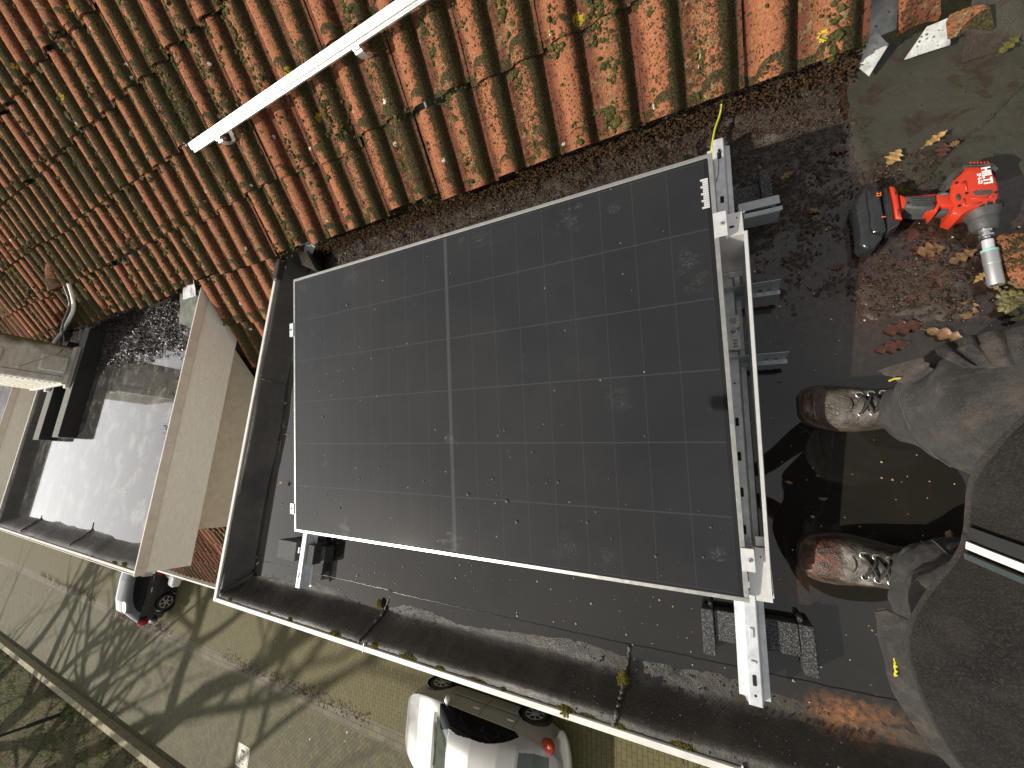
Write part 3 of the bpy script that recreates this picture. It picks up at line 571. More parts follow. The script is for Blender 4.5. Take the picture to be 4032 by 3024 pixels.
# moss on the tiles
def roll_h(x):
    u = (np.asarray(x) - .0952 + .07525) % .1505 - .07525; return np.where(np.abs(u) < .047, .042 * np.sqrt(np.clip(1 - (u / .047) ** 2, 0, 1)), 0) , u
def tile_moss(n, x0, x1, s0, s1, size, seed):
    r = np.random.default_rng(seed); k = r.integers(int((x0 - .095) / .1505), int((x1 - .095) / .1505) + 1, n); s = r.uniform(s0, s1, n)
    x = .095 + k * .1505 + np.where(r.random(n) < .55, r.normal(.048, .012, n), r.normal(.0, .028, n)); dens = .15 + .95 * (k % 2 == 1) + .5 * (((s - .03) / .325) % 1 > .86)
    dens = dens * (0.35 + 1.3 * sstep(.4, .62, fbm(x, s, 2.0, 3, seed))) * sstep(.42, .6, fbm(x, s, 30, 2, seed + 1)); q = (r.random(n) < dens) & ~((x > 2.14) & (s < .33)); x, s = x[q], s[q]
    h, _ = roll_h(x); tl = .020 * (1 - (((s - .03) / .325) % 1)); P = rp(x, s, h + tl + .003); return P, r.gamma(3, size / 3, len(P)) + size * .3
P, S = tile_moss(75000, -1.2, 2.36, .02, 1.5, .0048, 3); o = obj('moss', blobs(P, S), M_MOSS); tag(o, 'dark green moss clumps on the roof tiles beside the panel', 'moss', kind='stuff')
P, S = tile_moss(80000, -9.0, -1.2, -.2, 2.6, .0072, 4); q = ~((P[:, 1] < 1.5) & (P[:, 0] > -4.52) & (P[:, 0] < -1.46)) & ~((P[:, 1] < 1.5) & (P[:, 0] > -8.4) & (P[:, 0] < -5.33)); P, S = P[q], S[q]
P2, S2 = tile_moss(12000, -1.46, -.64, -2.2, .0, .0042, 9)
o = obj('moss', blobs(np.concatenate([P, P2]), np.concatenate([S, S2])), m_moss('olive_moss', (.026, .023, .011), (.115, .10, .038))); tag(o, 'olive moss crusts on the tiles above the second dormer', 'moss', kind='stuff')
# moss cushions on the edge trims, each one a thing
M_GM = M_MOSSY
def cushion(x, y, z, r, label, sx=1.0, sy=.8, n=220):
    a = rng.uniform(0, 6.28, n); q = np.sqrt(rng.random(n)); P = np.stack([x + np.cos(a) * q * r * sx, y + np.sin(a) * q * r * sy, z + r * .42 * (1 - q ** 2)], -1)
    mb = blobs(P, np.full(n, r * .15) * rng.uniform(.6, 1.3, n)); o = obj('moss_cushion', mb, M_GM, smooth=False); return tag(o, label, 'moss cushion', 'moss cushions on the roof edges')
for x, y, z, r, l, sx in ((-.498, -.375, .098, .018, 'small green moss cushion at the far corner of the white front trim', 1.3), (-.183, -.375, .098, .012, 'tiny moss cushion on the white trim above the two paved parking strips', 1.4),
        (-.029, -.378, .098, .020, 'pointed moss cushion on the white trim below the left rail end', 1.2), (.26, -.375, .098, .018, 'flat moss cushion on the white trim near the first felt seam', 2.6),
        (.475, -.372, .098, .016, 'moss cushion on the white trim right beside the first felt seam', 1.5), (.64, -.370, .098, .016, 'long brown moss strip on the white trim above the silver car bonnet', 3.6),
        (.785, -.378, .098, .017, 'brown-topped moss cushion above the front wheel of the silver car', 1.6), (.93, -.376, .098, .013, 'thin moss strip above the door of the silver car', 4.2),
        (1.031, -.383, .098, .020, 'triangular moss cushion overhanging the trim above the silver car', .9), (1.236, -.384, .098, .026, 'largest round yellow-green moss cushion above the rear wheel of the silver car', 1.5),
        (1.30, -.374, .098, .010, 'thin dark moss strip right of the largest cushion', 3.5), (1.389, -.378, .098, .017, 'moss cushion on the trim at the foot of the second felt seam', 1.5), (1.55, -.376, .098, .018, 'moss cushion on the trim at the bottom edge of the view', 2.2),
        (-.612, .644, .10, .009, 'tiny moss spot on the left white trim', .8), (-.612, .30, .10, .008, 'tiny yellow moss spot on the left white trim near the street', .8),
        (-1.69, -.365, .10, .020, 'yellow moss cushion at the street corner of the second dormer roof', 2.0), (-1.83, -.37, .10, .012, 'thin moss strip on the front trim of the second dormer roof', 4.0), (-1.50, -.18, .10, .012, 'moss strip along the side trim of the second dormer roof', .6)):
    cushion(x, y, z - .004, r * .85, l, sx)
cushion(1.389, -.295, .03, .022, 'dark wet moss lump on the second felt seam', .8, 1.3); cushion(.395, -.264, .008, .016, 'black wet tar lump beside the first felt seam', .9, 1.2)
cushion(2.17, 1.10, .005, .032, 'dark moss patch between the impact wrench grip and the tiles', 1.6, .6)
"""yellow lichen rosettes that stand out on the tiles"""
# ---------------------------------------------------------------- oak leaves
def m_leaf(name, a, b, rough=.5):
    n = N(name); c = n.mix(n.rng(n.noise(n.O, 90, 4), .35, .65), a, b); n.set(col=c, rough=rough); n.bump(n.noise(n.O, 160, 3), .4, .002); return n.m
ML = {'dry': m_leaf('dry_leaf', (.42, .27, .10), (.27, .155, .055)), 'tan': m_leaf('tan_leaf', (.22, .125, .055), (.11, .062, .03)), 'red': m_leaf('wet_leaf', (.085, .034, .022), (.045, .022, .016), .2), 'dark': m_leaf('dark_leaf', (.07, .04, .025), (.035, .022, .015), .2), 'moss': m_leaf('mossy_leaf', (.13, .13, .03), (.07, .06, .02))}
def leaf(px, py, z, L, rot, kind, label, wd=.55, curl=.2, group='fallen oak leaves on the wet roof'):
    n_ = 41; t = np.linspace(0, 1, n_); lob = 1 - .45 * (.5 + .5 * np.cos(t ** 1.15 * 2 * np.pi * 3.4 + rng.uniform(0, 3))) ** .8 + .06 * np.sin(t * 40); wv = wd * .5 * np.sin(np.pi * t ** .85) ** .8 * lob
    rows = []
    for sgn in (1, .5, 0, -.5, -1): rows.append(np.stack([t - .5, sgn * wv, .05 * sgn ** 2 * np.sin(np.pi * t) * (1 + curl) + curl * .35 * (t - .5) ** 2], -1))
    X = np.array(rows) * L; Yb = X.copy(); Yb[..., 2] -= .0008
    mb = MB(); M = xf((0, 0, 0), (rng.normal(0, .06), rng.normal(0, .06), rot))
    for g in (X[::-1], Yb): mb.grid((g.reshape(-1, 3) @ M[:3, :3].T).reshape(g.shape) + np.array(W(px, py, z)))
    mb.tube(np.array([[-.62, 0, .01], [-.5, 0, .004], [0, 0, .006], [.45, 0, .004]]) @ M[:3, :3].T * L + np.array(W(px, py, z)), .0007, 5)
    o = obj('oak_leaf', mb, ML[kind], smooth=True); return tag(o, label, 'leaf', group)
leaf(3520, 620, .012, .052, .9, 'dry', 'tan oak leaf, round and curled, between the tiles and the impact wrench battery', .8, .6)
leaf(3682, 548, .016, .060, .55, 'dry', 'bright yellow oak leaf lying alone above the impact wrench', .38, .9)
leaf(3575, 672, .004, .055, .2, 'tan', 'brown soaked oak leaf just above the wrench battery', .7); leaf(3710, 590, .010, .05, 1.3, 'red', 'dark reddish leaf beside the moss patch above the wrench', .7)
leaf(3760, 565, .016, .022, .4, 'tan', 'small pinkish leaf scrap right of the yellow leaf', .8); leaf(3975, 175, .022, .06, .7, 'moss', 'mossy yellow-brown leaf near the timber batten', .5)
leaf(3665, 985, .001, .06, .1, 'tan', 'orange-brown oak leaf under the grip of the wrench', .8); leaf(3640, 1000, .0, .07, 2.2, 'red', 'red-brown sunken oak leaf below the wrench battery', .7)
leaf(3790, 1010, .002, .065, .45, 'tan', 'pale oak leaf with clear veins beside the wrench socket', .5, .4); leaf(3690, 1095, .001, .07, 1.1, 'red', 'wet dark oak leaf among the litter below the wrench', .7)
leaf(3560, 1290, .0, .085, .15, 'red', 'large rust-red oak leaf in the water near the trouser pocket', .55); leaf(3515, 1365, .0, .075, .2, 'red', 'long rust-red oak leaf right above the trouser knee pocket', .5)
leaf(3640, 1180, .0, .08, -.3, 'red', 'curved rust-brown oak leaf half under water', .6); leaf(3810, 1215, .0, .06, 1.2, 'tan', 'brown lobed oak leaf beside the wet mossy stone', .7, .3)
leaf(3725, 1320, .002, .08, -.5, 'tan', 'shining tan leaf touching the raised trouser seam', .45, .4); leaf(3860, 1090, .006, .035, .8, 'dry', 'tiny yellow leaf tip left of the socket', .5)
leaf(3905, 1125, .004, .03, 2.2, 'dry', 'small pale leaf scrap right under the socket', .6); leaf(3100, 690, .006, .04, .4, 'tan', 'tan leaf scrap floating right of the rail top', .6)
leaf(3200, 830, .003, .04, -.3, 'tan', 'thin brown leaf above the rectangular galvanised bracket', .5); leaf(3310, 590, .002, .045, -.2, 'dark', 'dark leaf floating below the lead flashing', .7)
leaf(3300, 1050, .0, .03, .3, 'red', 'small brown leaf in the water left of the wrench battery', .8); leaf(3070, 1502, .0, .016, -.4, 'tan', 'tiny tan leaf scrap between bracket and boot', .5)
leaf(3108, 1900, -.001, .018, -.3, 'tan', 'tiny pale leaf scrap between the two boots', .6); leaf(3735, 2102, -.001, .020, 1.2, 'tan', 'small triangular brown leaf scrap beside the jacket hem', .8)
leaf(1105, 1905, .02, .03, .5, 'tan', 'crumpled leaf scrap on the felt left of the panel', .9, .8); leaf(1082, 1730, .012, .018, 1.5, 'tan', 'tiny leaf scrap on the left felt upstand', .5)
leaf(1110, 1220, .02, .02, .3, 'tan', 'small leaf scrap on the felt near the far corner of the panel', .6); leaf(2035, 2790 - 1, .01, .0, 0, 'tan', 'x') if False else None
M_MUD = simple('mossy_stone', (.12, .11, .04), .5, 0, .6, 40, .8, 90)
mp = np.array([W(3990 + rng.normal(0, 26), 1195 + rng.normal(0, 26), .006 + rng.uniform(0, .012)) for _ in range(160)]); o = obj('mossy_stone', blobs(mp, rng.uniform(.003, .009, 160), .5, .4), M_MUD); tag(o, 'wet yellow-green mossy lump at the right edge above the trousers', 'stone')
# broken tile lying at the right edge
bt_ = MB(); poly = [W(x, y, .035)[:2] for x, y in ((3905, 935), (3915, 985), (3955, 1060), (3975, 1090), (4032, 1118), (4075, 1120), (4090, 920), (4032, 915), (3960, 915))]
bt_.prism(poly[::1] if True else poly, .004, .040, bev=.006); o = obj('broken_tile', bt_, M_TILE, smooth=30); tag(o, 'broken mossy roof tile lying beside the wrench socket', 'roof tile')
# ---------------------------------------------------------------- solar panel
HL = 0.16; TH = R_(10); PM = np.array(Matrix.Translation((0, 0, HL)) @ Matrix.Rotation(TH, 4, 'X'))
def pw(x, y, z=0.0): return PM[:3, :3] @ np.array([x, y, z]) + PM[:3, 3]
M_ALU = simple('anodised_aluminium', (.46, .46, .43), .38, .85, .08, 30); M_ALUW = simple('bright_aluminium', (.74, .74, .72), .33, .55, .06, 40)
def m_galv():
    n = N('galvanised_steel'); f = n.vor(n.O, 90, 'Distance'); c = n.mix(n.rng(n.noise(n.O, 40, 4), .35, .65), (.74, .76, .78), (.56, .58, .60)); n.set(col=c, rough=n.rng(f, 0, .6, .30, .42), metal=.4); n.bump(n.noise(n.O, 80, 3), .1, .001); return n.m
M_GALV = m_galv(); M_GALV2 = simple('dull_galvanised_steel', (.42, .46, .48), .45, .6, .12, 50); M_BLK = simple('black_rubber', (.012, .012, .012), .5, 0, .3, 40)
M_DARK = simple('dark_void', (.004, .004, .004), .8)
def m_glass():
    n = N('solar_glass'); tcn = n.sep(n.O)     # local metres of the panel
    # bring the tilted coordinates back to panel metres
    xx = tcn[0]; yy = n.mth('ADD', n.mth('MULTIPLY', tcn[1], math.cos(TH)), n.mth('MULTIPLY', tcn[2], math.sin(TH)))
    def lines(c, pitch, off, wd):
        f = n.mth('FRACT', n.mth('MULTIPLY', n.mth('SUBTRACT', c, off), 1 / pitch)); d = n.mth('MULTIPLY', n.mth('SUBTRACT', .5, n.mth('ABSOLUTE', n.mth('SUBTRACT', f, .5))), pitch)
        return n.rng(d, wd * .5, wd * .5 + .0009, 1.0, 0.0)
    inx = n.mth('MULTIPLY', n.rng(xx, .022, .023), n.rng(xx, 1.699, 1.700, 1, 0)); iny = n.mth('MULTIPLY', n.rng(yy, .016, .017), n.rng(yy, 1.117, 1.118, 1, 0))
    ly = n.mth('MULTIPLY', lines(yy, .1835, .0165, .0026), 1.0)
    # half cells: nine each side of the wide middle gap
    sidex = n.mth('ABSOLUTE', n.mth('SUBTRACT', xx, .861)); lx = lines(sidex, .0925, .0065, .0014); mid = n.rng(sidex, .0055, .0068, 1, 0)
    g = n.mth('MULTIPLY', n.mth('MULTIPLY', n.mth('MAXIMUM', n.mth('MAXIMUM', n.mth('MULTIPLY', ly, .62), n.mth('MULTIPLY', lx, .42)), mid), inx), iny)
    bb = lines(yy, .0122, 0.0, .0003)
    cell = n.mix(n.rng(n.noise(n.O, 1.2, 2), .4, .6), (.010, .0105, .012), (.013, .0125, .0125))
    border = n.mth('SUBTRACT', 1.0, n.mth('MULTIPLY', inx, iny)); c = n.mix(border, cell, (.006, .006, .006)); c = n.mix(n.mth('MULTIPLY', g, .6), c, (.055, .058, .062))
    # glove and hand smudges, thin dried dirt
    sm = None
    for (px, py, r, q) in ((.075, 1.085, .022, 1.2), (.055, 1.09, .02, 1), (.36, 1.085, .05, .8), (.40, 1.07, .03, 1), (.93, 1.095, .02, 1), (1.02, 1.085, .05, .9), (1.33, 1.06, .05, 1.0), (1.36, 1.09, .02, 1), (1.46, 1.05, .026, 1.2), (.13, .87, .02, 1),
                        (.86, .40, .034, 1.6), (1.44, .50, .05, .7), (.32, .045, .05, .9), (.86, .05, .05, .6), (1.27, .075, .06, .7), (1.38, .06, .035, .9), (.20, .30, .02, 1), (1.66, .10, .03, 1.3), (1.64, .86, .035, 1.1), (1.67, .80, .04, .8), (.72, .9, .02, .5)):
        dx = n.mth('SUBTRACT', xx, px); dy = n.mth('SUBTRACT', yy, py); d = n.mth('SQRT', n.mth('ADD', n.mth('MULTIPLY', dx, dx), n.mth('MULTIPLY', dy, dy)))
        m = n.rng(n.mth('ADD', d, n.mth('MULTIPLY', n.mth('SUBTRACT', n.noise(n.map(n.O, rot=(0, 0, px * 9), sc=(1, 2.4, 1)), 24, 3), .5), r * 3.2)), r * .25, r * .85, q * .8, 0.0); sm = m if sm is None else n.mth('MAXIMUM', sm, m)
    tex = n.mth('MULTIPLY', n.rng(n.noise(n.map(n.O, sc=(1, 1.6, 1)), 60, 5, .8, 2.5), .53, .60), sm)
    c = n.mix(n.mth('MULTIPLY', n.mth('ADD', n.mth('MULTIPLY', sm, .006), n.mth('MULTIPLY', tex, .085)), 1.0), c, (.62, .60, .56))
    sp = n.mth('MULTIPLY', n.rng(n.vor(n.O, 17), .045, .03), .5); c = n.mix(sp, c, (.4, .38, .33))
    c = n.mix(n.mth('MULTIPLY', n.rng(n.noise(n.O, 3, 5, .7), .4, .7), .012), c, (.5, .47, .4))
    n.set(col=c, rough=n.mth('ADD', .035, n.mth('MULTIPLY', sm, .08)), ior=1.5, spec=.7, coat=0.0); n.bump(n.noise(n.O, 900, 2), .02, .0006); return n.m
SP = thing('solar_panel', 'large black solar panel with thin silver frame lying tilted on the flat roof', 'solar panel', (0, 0, HL))
Lp, Wp, fr = 1.722, 1.134, .011
obj('cell_glass', MB().box((fr, fr, -.006), (Lp - fr, Wp - fr, -.0015), PM), m_glass(), SP)
f = MB()
for a, b in (((0, 0, -.03), (Lp, fr, 0)), ((0, Wp - fr, -.03), (Lp, Wp, 0)), ((0, fr, -.03), (fr, Wp - fr, 0)), ((Lp - fr, fr, -.03), (Lp, Wp - fr, 0))): f.box(a, b, PM, bev=.0012)
obj('frame', f, M_ALU, SP, smooth=30)
obj('back_sheet', MB().box((fr, fr, -.012), (Lp - fr, Wp - fr, -.0065), PM), M_BLK, SP)
# paper bar-code label in the far corner near the roof
lb = MB(); ll = MB()
for i in range(13):
    y = .99 + i * .0062; wd_ = .013 if i % 3 else .018; lb.box((Lp - fr - .004 - wd_, y, -.0013), (Lp - fr - .004, y + .0052, -.0007), PM)
obj('barcode_label', lb, simple('label_paper', (.48, .48, .48), .6), SP)
# rain drops standing on the glass
dp = rng.uniform([.03, .03], [1.68, .30], (70, 2)); dp = np.concatenate([dp, rng.uniform([.03, .03], [1.68, 1.09], (40, 2))])
dm = MB(); P = np.array([pw(x, y, -.001) for x, y in dp]); bl = blobs(P, rng.gamma(2.5, .0008, len(P)) + .0009, .6, .05)
n = N('water_drop'); n.set(col=(.05, .05, .05), rough=.02, ior=1.33, coat=1.0); obj('water_drop', bl, n.m, SP, smooth=True, kind='stuff')
# ---------------------------------------------------------------- mounting system
def channel(mb, a, b, wt, wb, h, t=.0018):
    """hat-shaped steel channel from a to b (its top centre line)"""
    a, b = np.array(a, float), np.array(b, float); d = (b - a) / np.linalg.norm(b - a); s_ = np.array([-d[1], d[0], 0]) * -1
    prof = [(-wb, -h), (-wb, -h + t), (-wt * .72, -h + t * 1.6), (-wt * .60, -h * .45), (-wt * .5, -h * .25), (-wt * .5, -.002), (-wt * .42, 0), (wt * .42, 0), (wt * .5, -.002), (wt * .5, -h * .25), (wt * .60, -h * .45), (wt * .72, -h + t * 1.6), (wb, -h + t), (wb, -h)]
    inner = [(x * (1 - t / .02 * .6) if abs(x) < wb - 1e-6 else x, z - t if abs(x) < wb - 1e-6 else z) for x, z in prof[1:-1]]
    ring = prof + inner[::-1]
    rs = [[p + s_ * x + np.array([0, 0, z]) for x, z in ring] for p in (a, b)]; return mb.loft(rs, True), d, s_
def rail(name_label, a, b, slots, holes, ext):
    T = thing('mounting_rail', name_label, 'rail', tuple((np.array(a) + b) / 2), 'galvanised roof rails under the panel'); mb = MB(); mb, d, s_ = channel(mb, a, b, .030, .034, .045)
    obj('channel', mb, M_GALV, T, smooth=25); hl = MB()
    for t, L, w_ in slots:
        p = np.array(a) + d * t; M = np.eye(4); M[:3, 0] = d; M[:3, 1] = -s_; M[:3, 2] = [0, 0, 1]; M[:3, 3] = p + [0, 0, .0004]
        hl.prism([(-L / 2 + .002, -w_ / 2), (L / 2 - .002, -w_ / 2), (L / 2, -w_ / 2 + .002), (L / 2, w_ / 2 - .002), (L / 2 - .002, w_ / 2), (-L / 2 + .002, w_ / 2), (-L / 2, w_ / 2 - .002), (-L / 2, -w_ / 2 + .002)], -.0004, .0004, M)
    for t in holes:
        p = np.array(a) + d * t; hl.tube([p + [0, 0, .0001], p + [0, 0, .0009]], .0028, 12)
    obj('slot', hl, M_DARK, T, kind='stuff') if len(slots) > 100 else obj('slots', hl, M_DARK, T)
    tg = MB()
    for t, L, w_ in ext:
        p = np.array(a) + d * t; M = np.eye(4); M[:3, 0] = d; M[:3, 1] = -s_; M[:3, 2] = [0, 0, 1]; M[:3, 3] = p; tg.box((-L / 2, -w_ / 2, .0002), (L / 2, w_ / 2, .0045), M, bev=.001)
    if ext: obj('tongue', tg, M_GALV, T, smooth=25)
    return T, d
RA, RB = (1.7185, -.244, .092), (1.755, 1.385, .092)
sl = [(t, .024, .0085) for t in (.055, .31, .405, .50, .595, .69)] + [(1.40, .024, .0105), (1.565, .026, .012)]
RR, _ = rail('silver galvanised rail along the near short edge of the panel with black rectangular slots', RA, RB, sl, (.022, 1.34, .26, .80), ((.16, .022, .008), (.095, .006, .012), (1.305, .03, .008)))
LA, LB = (-.019, -.246, .092), (-.019, 1.05, .092)
RL, _ = rail('silver galvanised rail sticking out under the far street-side corner of the panel', LA, LB, ((.052, .022, .007),), (.018,), ())
obj('latch', MB().box((-.048, -.105, .078), (-.040, -.080, .094), bev=.001), M_ALUW, RL)
# end clamps
def clamp(label, x0, x1, y0, y1, top):
    T = thing('panel_clamp', label, 'clamp', tuple(pw((x0 + x1) / 2, (y0 + y1) / 2, 0)), 'aluminium clamps holding the panel edges')
    obj('plate', MB().box((x0, y0, .0003), (x1, y1, .0045), PM, bev=.001).box(((x1 - .004) if x1 > 1 else x0, y0 + .001, -.032), (x1 if x1 > 1 else x0 + .004, y1 - .001, .0002), PM), M_ALUW, T, smooth=25)
    cx = (x0 + x1) / 2 + (.004 if x1 > 1 else -.004); cy = (y0 + y1) / 2
    obj('bolt', MB().tube([pw(cx, cy, .004), pw(cx, cy, .0052)], .0062, 16).tube([pw(cx, cy, .0053), pw(cx, cy, .0085)], .0040, 6), M_GALV2, T, smooth=30); obj('bolt_socket', MB().tube([pw(cx, cy, .0086), pw(cx, cy, .0090)], .0022, 6), M_DARK, T)
def pinv(x, y, z):  # point in the panel plane seen through that photo pixel
    d = CR @ np.array([(x - 2016) / 1535, -(y - 1512) / 1535, -1]); n_ = PM[:3, 2]; k = ((PM[:3, 3] - CC) @ n_) / (d @ n_); p = CC + k * d - PM[:3, 3]; return PM[:3, 0] @ p, PM[:3, 1] @ p
clamp('bright end clamp at the upper right edge of the panel, the one nearer the tiles', 1.712, 1.742, .905, .970, 1); clamp('bright end clamp at the lower right panel corner nearest the street', 1.712, 1.740, .075, .130, 1)
clamp('small white clamp on the far left panel edge, nearer the tiles', -.022, .004, .868, .930, 1); clamp('small white clamp on the far left panel edge, nearer the street', -.022, .004, .075, .120, 1)
# high support: folded sheet
T = thing('panel_support', 'tall folded aluminium support under the clamp nearer the tiles', 'support', (1.75, .93, .1), 'aluminium supports under the near panel edge'); zt = pw(0, .94)[2] - .028
s_ = MB(); s_.box((1.722, .900, .095), (1.786, .9025, zt), bev=.0005).box((1.743, .900, zt + .0003), (1.779, .964, zt + .003), bev=.0005).box((1.722, .889, .0935), (1.786, .8995, .097), bev=.0005).box((1.722, .962, .105), (1.786, .9645, zt - .001), bev=.0005)
obj('bracket', s_, M_ALUW, T, smooth=25); obj('holes', MB().box((1.7475, .922, zt + .0031), (1.7585, .928, zt + .0036)).tube([[1.766, .948, zt + .003], [1.766, .948, zt + .0036]], .002, 10), M_DARK, T); obj('lip', MB().box((1.748, .880, .094), (1.787, .888, .1), bev=.001), M_ALUW, T, smooth=25)
T = thing('panel_support', 'low aluminium support beneath the clamp nearest the street', 'support', (1.745, .06, .1), 'aluminium supports under the near panel edge')
s_ = MB(); s_.box((1.722, .012, .093), (1.776, .016, .132), bev=.0005).box((1.726, .012, .1325), (1.7755, .125, .136), bev=.0008).box((1.740, -.006, .0935), (1.775, .0115, .100), bev=.0008).box((1.748, .127, .118), (1.772, .150, .122), bev=.0005)
obj('bracket', s_, M_ALUW, T, smooth=25); obj('holes', MB().tube([[1.755, .104, .136], [1.755, .104, .1366]], .002, 10).box((1.728, .118, .1361), (1.744, .123, .1368)), M_DARK, T)
# side bar
sb = MB(); a, b = np.array([1.782, .905, .300]), np.array([1.766, .020, .150]); n_ = 14; ts = np.linspace(0, 1, n_)
sb.loft([[a + (b - a) * t + np.array(q) for q in ((-.004, 0, 0), (.004, 0, 0), (.006, 0, -.004), (.006, 0, -.030), (.0045, 0, -.030), (.0045, 0, -.005), (-.004, 0, -.003))] for t in ts])
sb.loft([[np.array([a[0] + (b[0] - a[0]) * t + dx, a[1] + (b[1] - a[1]) * t, zq]) for dx, zq in ((.0030, .055), (.0042, .055), (.0042, (a + (b - a) * t)[2] - .0305), (.0030, (a + (b - a) * t)[2] - .0305))] for t in ts])  # added plate below the bar, blocks the strip of sunlight beside the panel
o = obj('side_bar', sb, M_ALUW, smooth=30); tag(o, 'thin bright metal bar running beside the near panel edge from support to support', 'metal bar')
# ballast brackets
def bracket(label, y, x1, h, group='galvanised L brackets hooked into the near rail'):
    T = thing('ballast_bracket', label, 'bracket', (1.80, y, .06), group); mb = MB()
    mb.box((1.69, y - .014, .052), (x1 + .004, y - .0015, .0535), bev=.0004)
    # upright with two square windows at its foot
    t0, t1 = y - .0015, y; xa = 1.69; wz = .052; hw = .012
    cols = [xa, x1 - .052, x1 - .052 + hw, x1 - .030, x1 - .030 + hw, x1]
    for i in range(5):
        if i in (1, 3): mb.box((cols[i], t0, wz + .022), (cols[i + 1], t1, wz + h), bev=0)
        else: mb.box((cols[i], t0, wz), (cols[i + 1], t1, wz + h), bev=0)
    obj('angle', mb, M_GALV2, T); tb = MB()
    for x in (1.704, 1.722): tb.box((x, y - .012, .0540), (x + .0045, y - .002, .070), bev=.001)
    obj('lug', tb, M_ALUW, T, smooth=25)
bracket('galvanised L bracket with two square holes, the upper one between rail and water', .838, 1.872, .072); bracket('galvanised L bracket with two square holes, the lower one nearer the boots', .627, 1.868, .072)
T = thing('ballast_tray', 'wide folded galvanised bracket beside the tall support', 'bracket', (1.85, 1.09, .05)); mb = MB()
mb.box((1.79, 1.062, .048), (1.893, 1.064, .105), bev=.0004).box((1.79, 1.0645, .103), (1.900, 1.078, .1045), bev=.0004).box((1.79, 1.086, .106), (1.895, 1.113, .1075), bev=.0004).box((1.79, 1.1135, .05), (1.893, 1.115, .106), bev=.0004).box((1.79, 1.0645, .046), (1.893, 1.113, .0475))
obj('channel', mb, M_GALV2, T); obj('slot', MB().box((1.80, 1.0788, .098), (1.875, 1.0852, .0990)), M_DARK, T)
# optimiser box
T = thing('power_optimiser', 'small white label-covered box bolted on the rail beside the panel', 'optimiser box', (1.745, .70, .1))
mb = MB(); mb.prism([(1.70, .650), (1.756, .650), (1.761, .655), (1.761, .700), (1.751, .702), (1.751, .716), (1.762, .718), (1.764, .724), (1.764, .750), (1.759, .755), (1.70, .755)], .0935, .112, bev=.0015)
obj('case', mb, simple('white_plastic', (.72, .73, .71), .4), T, smooth=30); obj('label', MB().box((1.737, .728, .1122), (1.754, .746, .1126)), simple('grey_label', (.38, .40, .37), .5), T)
mk = MB()
for i in range(9): mk.box((1.742 + (i % 3) * .004, .656 + (i // 3) * .009, .1122), (1.7445 + (i % 3) * .004, .662 + (i // 3) * .009, .1125))
obj('print', mk, simple('print_ink', (.06, .07, .10), .5), T)
obj('washer', MB().tube([[1.744, .703, .1121], [1.744, .703, .1145]], .0115, 20), M_GALV, T, smooth=30); obj('bolt', MB().tube([[1.744, .703, .1146], [1.744, .703, .124], [1.744, .703, .132], [1.744, .703, .136]], [.0062, .0062, .0045, .0030], 12), M_GALV2, T, smooth=30)
# rubber pads
def m_rub():
    n = N('recycled_rubber'); c = n.mix(n.rng(n.noise(n.P, 330, 2, .8), .5, .60), (.010, .010, .010), (.17, .17, .17)); n.set(col=c, rough=n.rng(n.noise(n.P, 300, 2), .3, .6, .2, .6), spec=.5); n.bump(n.noise(n.P, 420, 3, .8), 1.0, .004); return n.m
M_RUB = m_rub()
def pad(label, cx, y0, y1, side, zt=.052, L=.25):
    mb = MB(); e = .030; s_ = 1 if side > 0 else -1
    def b(x0, x1, a, c, z): mb.box((x0, min(a, c), .0), (x1, max(a, c), z), bev=.003)
    m_ = (y1 - .002) if side > 0 else (y0 + .002); yi = y0 + (y1 - y0) * .32 if side > 0 else y1 - (y1 - y0) * .32
    b(cx - L / 2, cx - L / 2 + e, y0, y1, zt + .004); b(cx + L / 2 - e, cx + L / 2, y0, y1, zt + .004); b(cx - L / 2 + e + .0005, cx + L / 2 - e - .0005, yi, m_, zt - .006)
    b(cx - L / 2 + e - .012, cx - L / 2 + e - .0005 + .0, m_ - s_ * .0, m_ + s_ * .016, zt - .01); b(cx + L / 2 - e + .0, cx + L / 2 - e + .012, m_, m_ + s_ * .016, zt - .01)
    o = obj('rubber_pad', mb, M_RUB, smooth=30); return tag(o, label, 'rubber pad', 'rubber pads under the rails')
pad('black granular rubber pad in the water under the near rail, street side', 1.733, -.168, -.055, 1)
pad('black rubber pad under the near rail on the tile side, half hidden by the bracket', 1.765, 1.135, 1.252, -1)
mb = MB()
for x0, x1 in ((-.215, -.080), (.005, .045)): mb.box((x0, -.146, .0), (x1, -.064, .082), bev=.002)
mb.box((-.078, -.144, .0), (.003, -.066, .044), bev=.002); mb.box((.047, -.140, 0), (.078, -.070, .05), bev=.002)
o = obj('rubber_pad', mb, M_RUB, smooth=30); tag(o, 'black rubber pad under the far rail at the street-side corner of the panel', 'rubber pad', 'rubber pads under the rails')
mb = MB().box((-.20, .92, 0), (.06, 1.0, .044), bev=.003); o = obj('rubber_pad', mb, M_RUB, smooth=30); tag(o, 'black rubber pad hidden under the far panel end on the tile side', 'rubber pad', 'rubber pads under the rails')
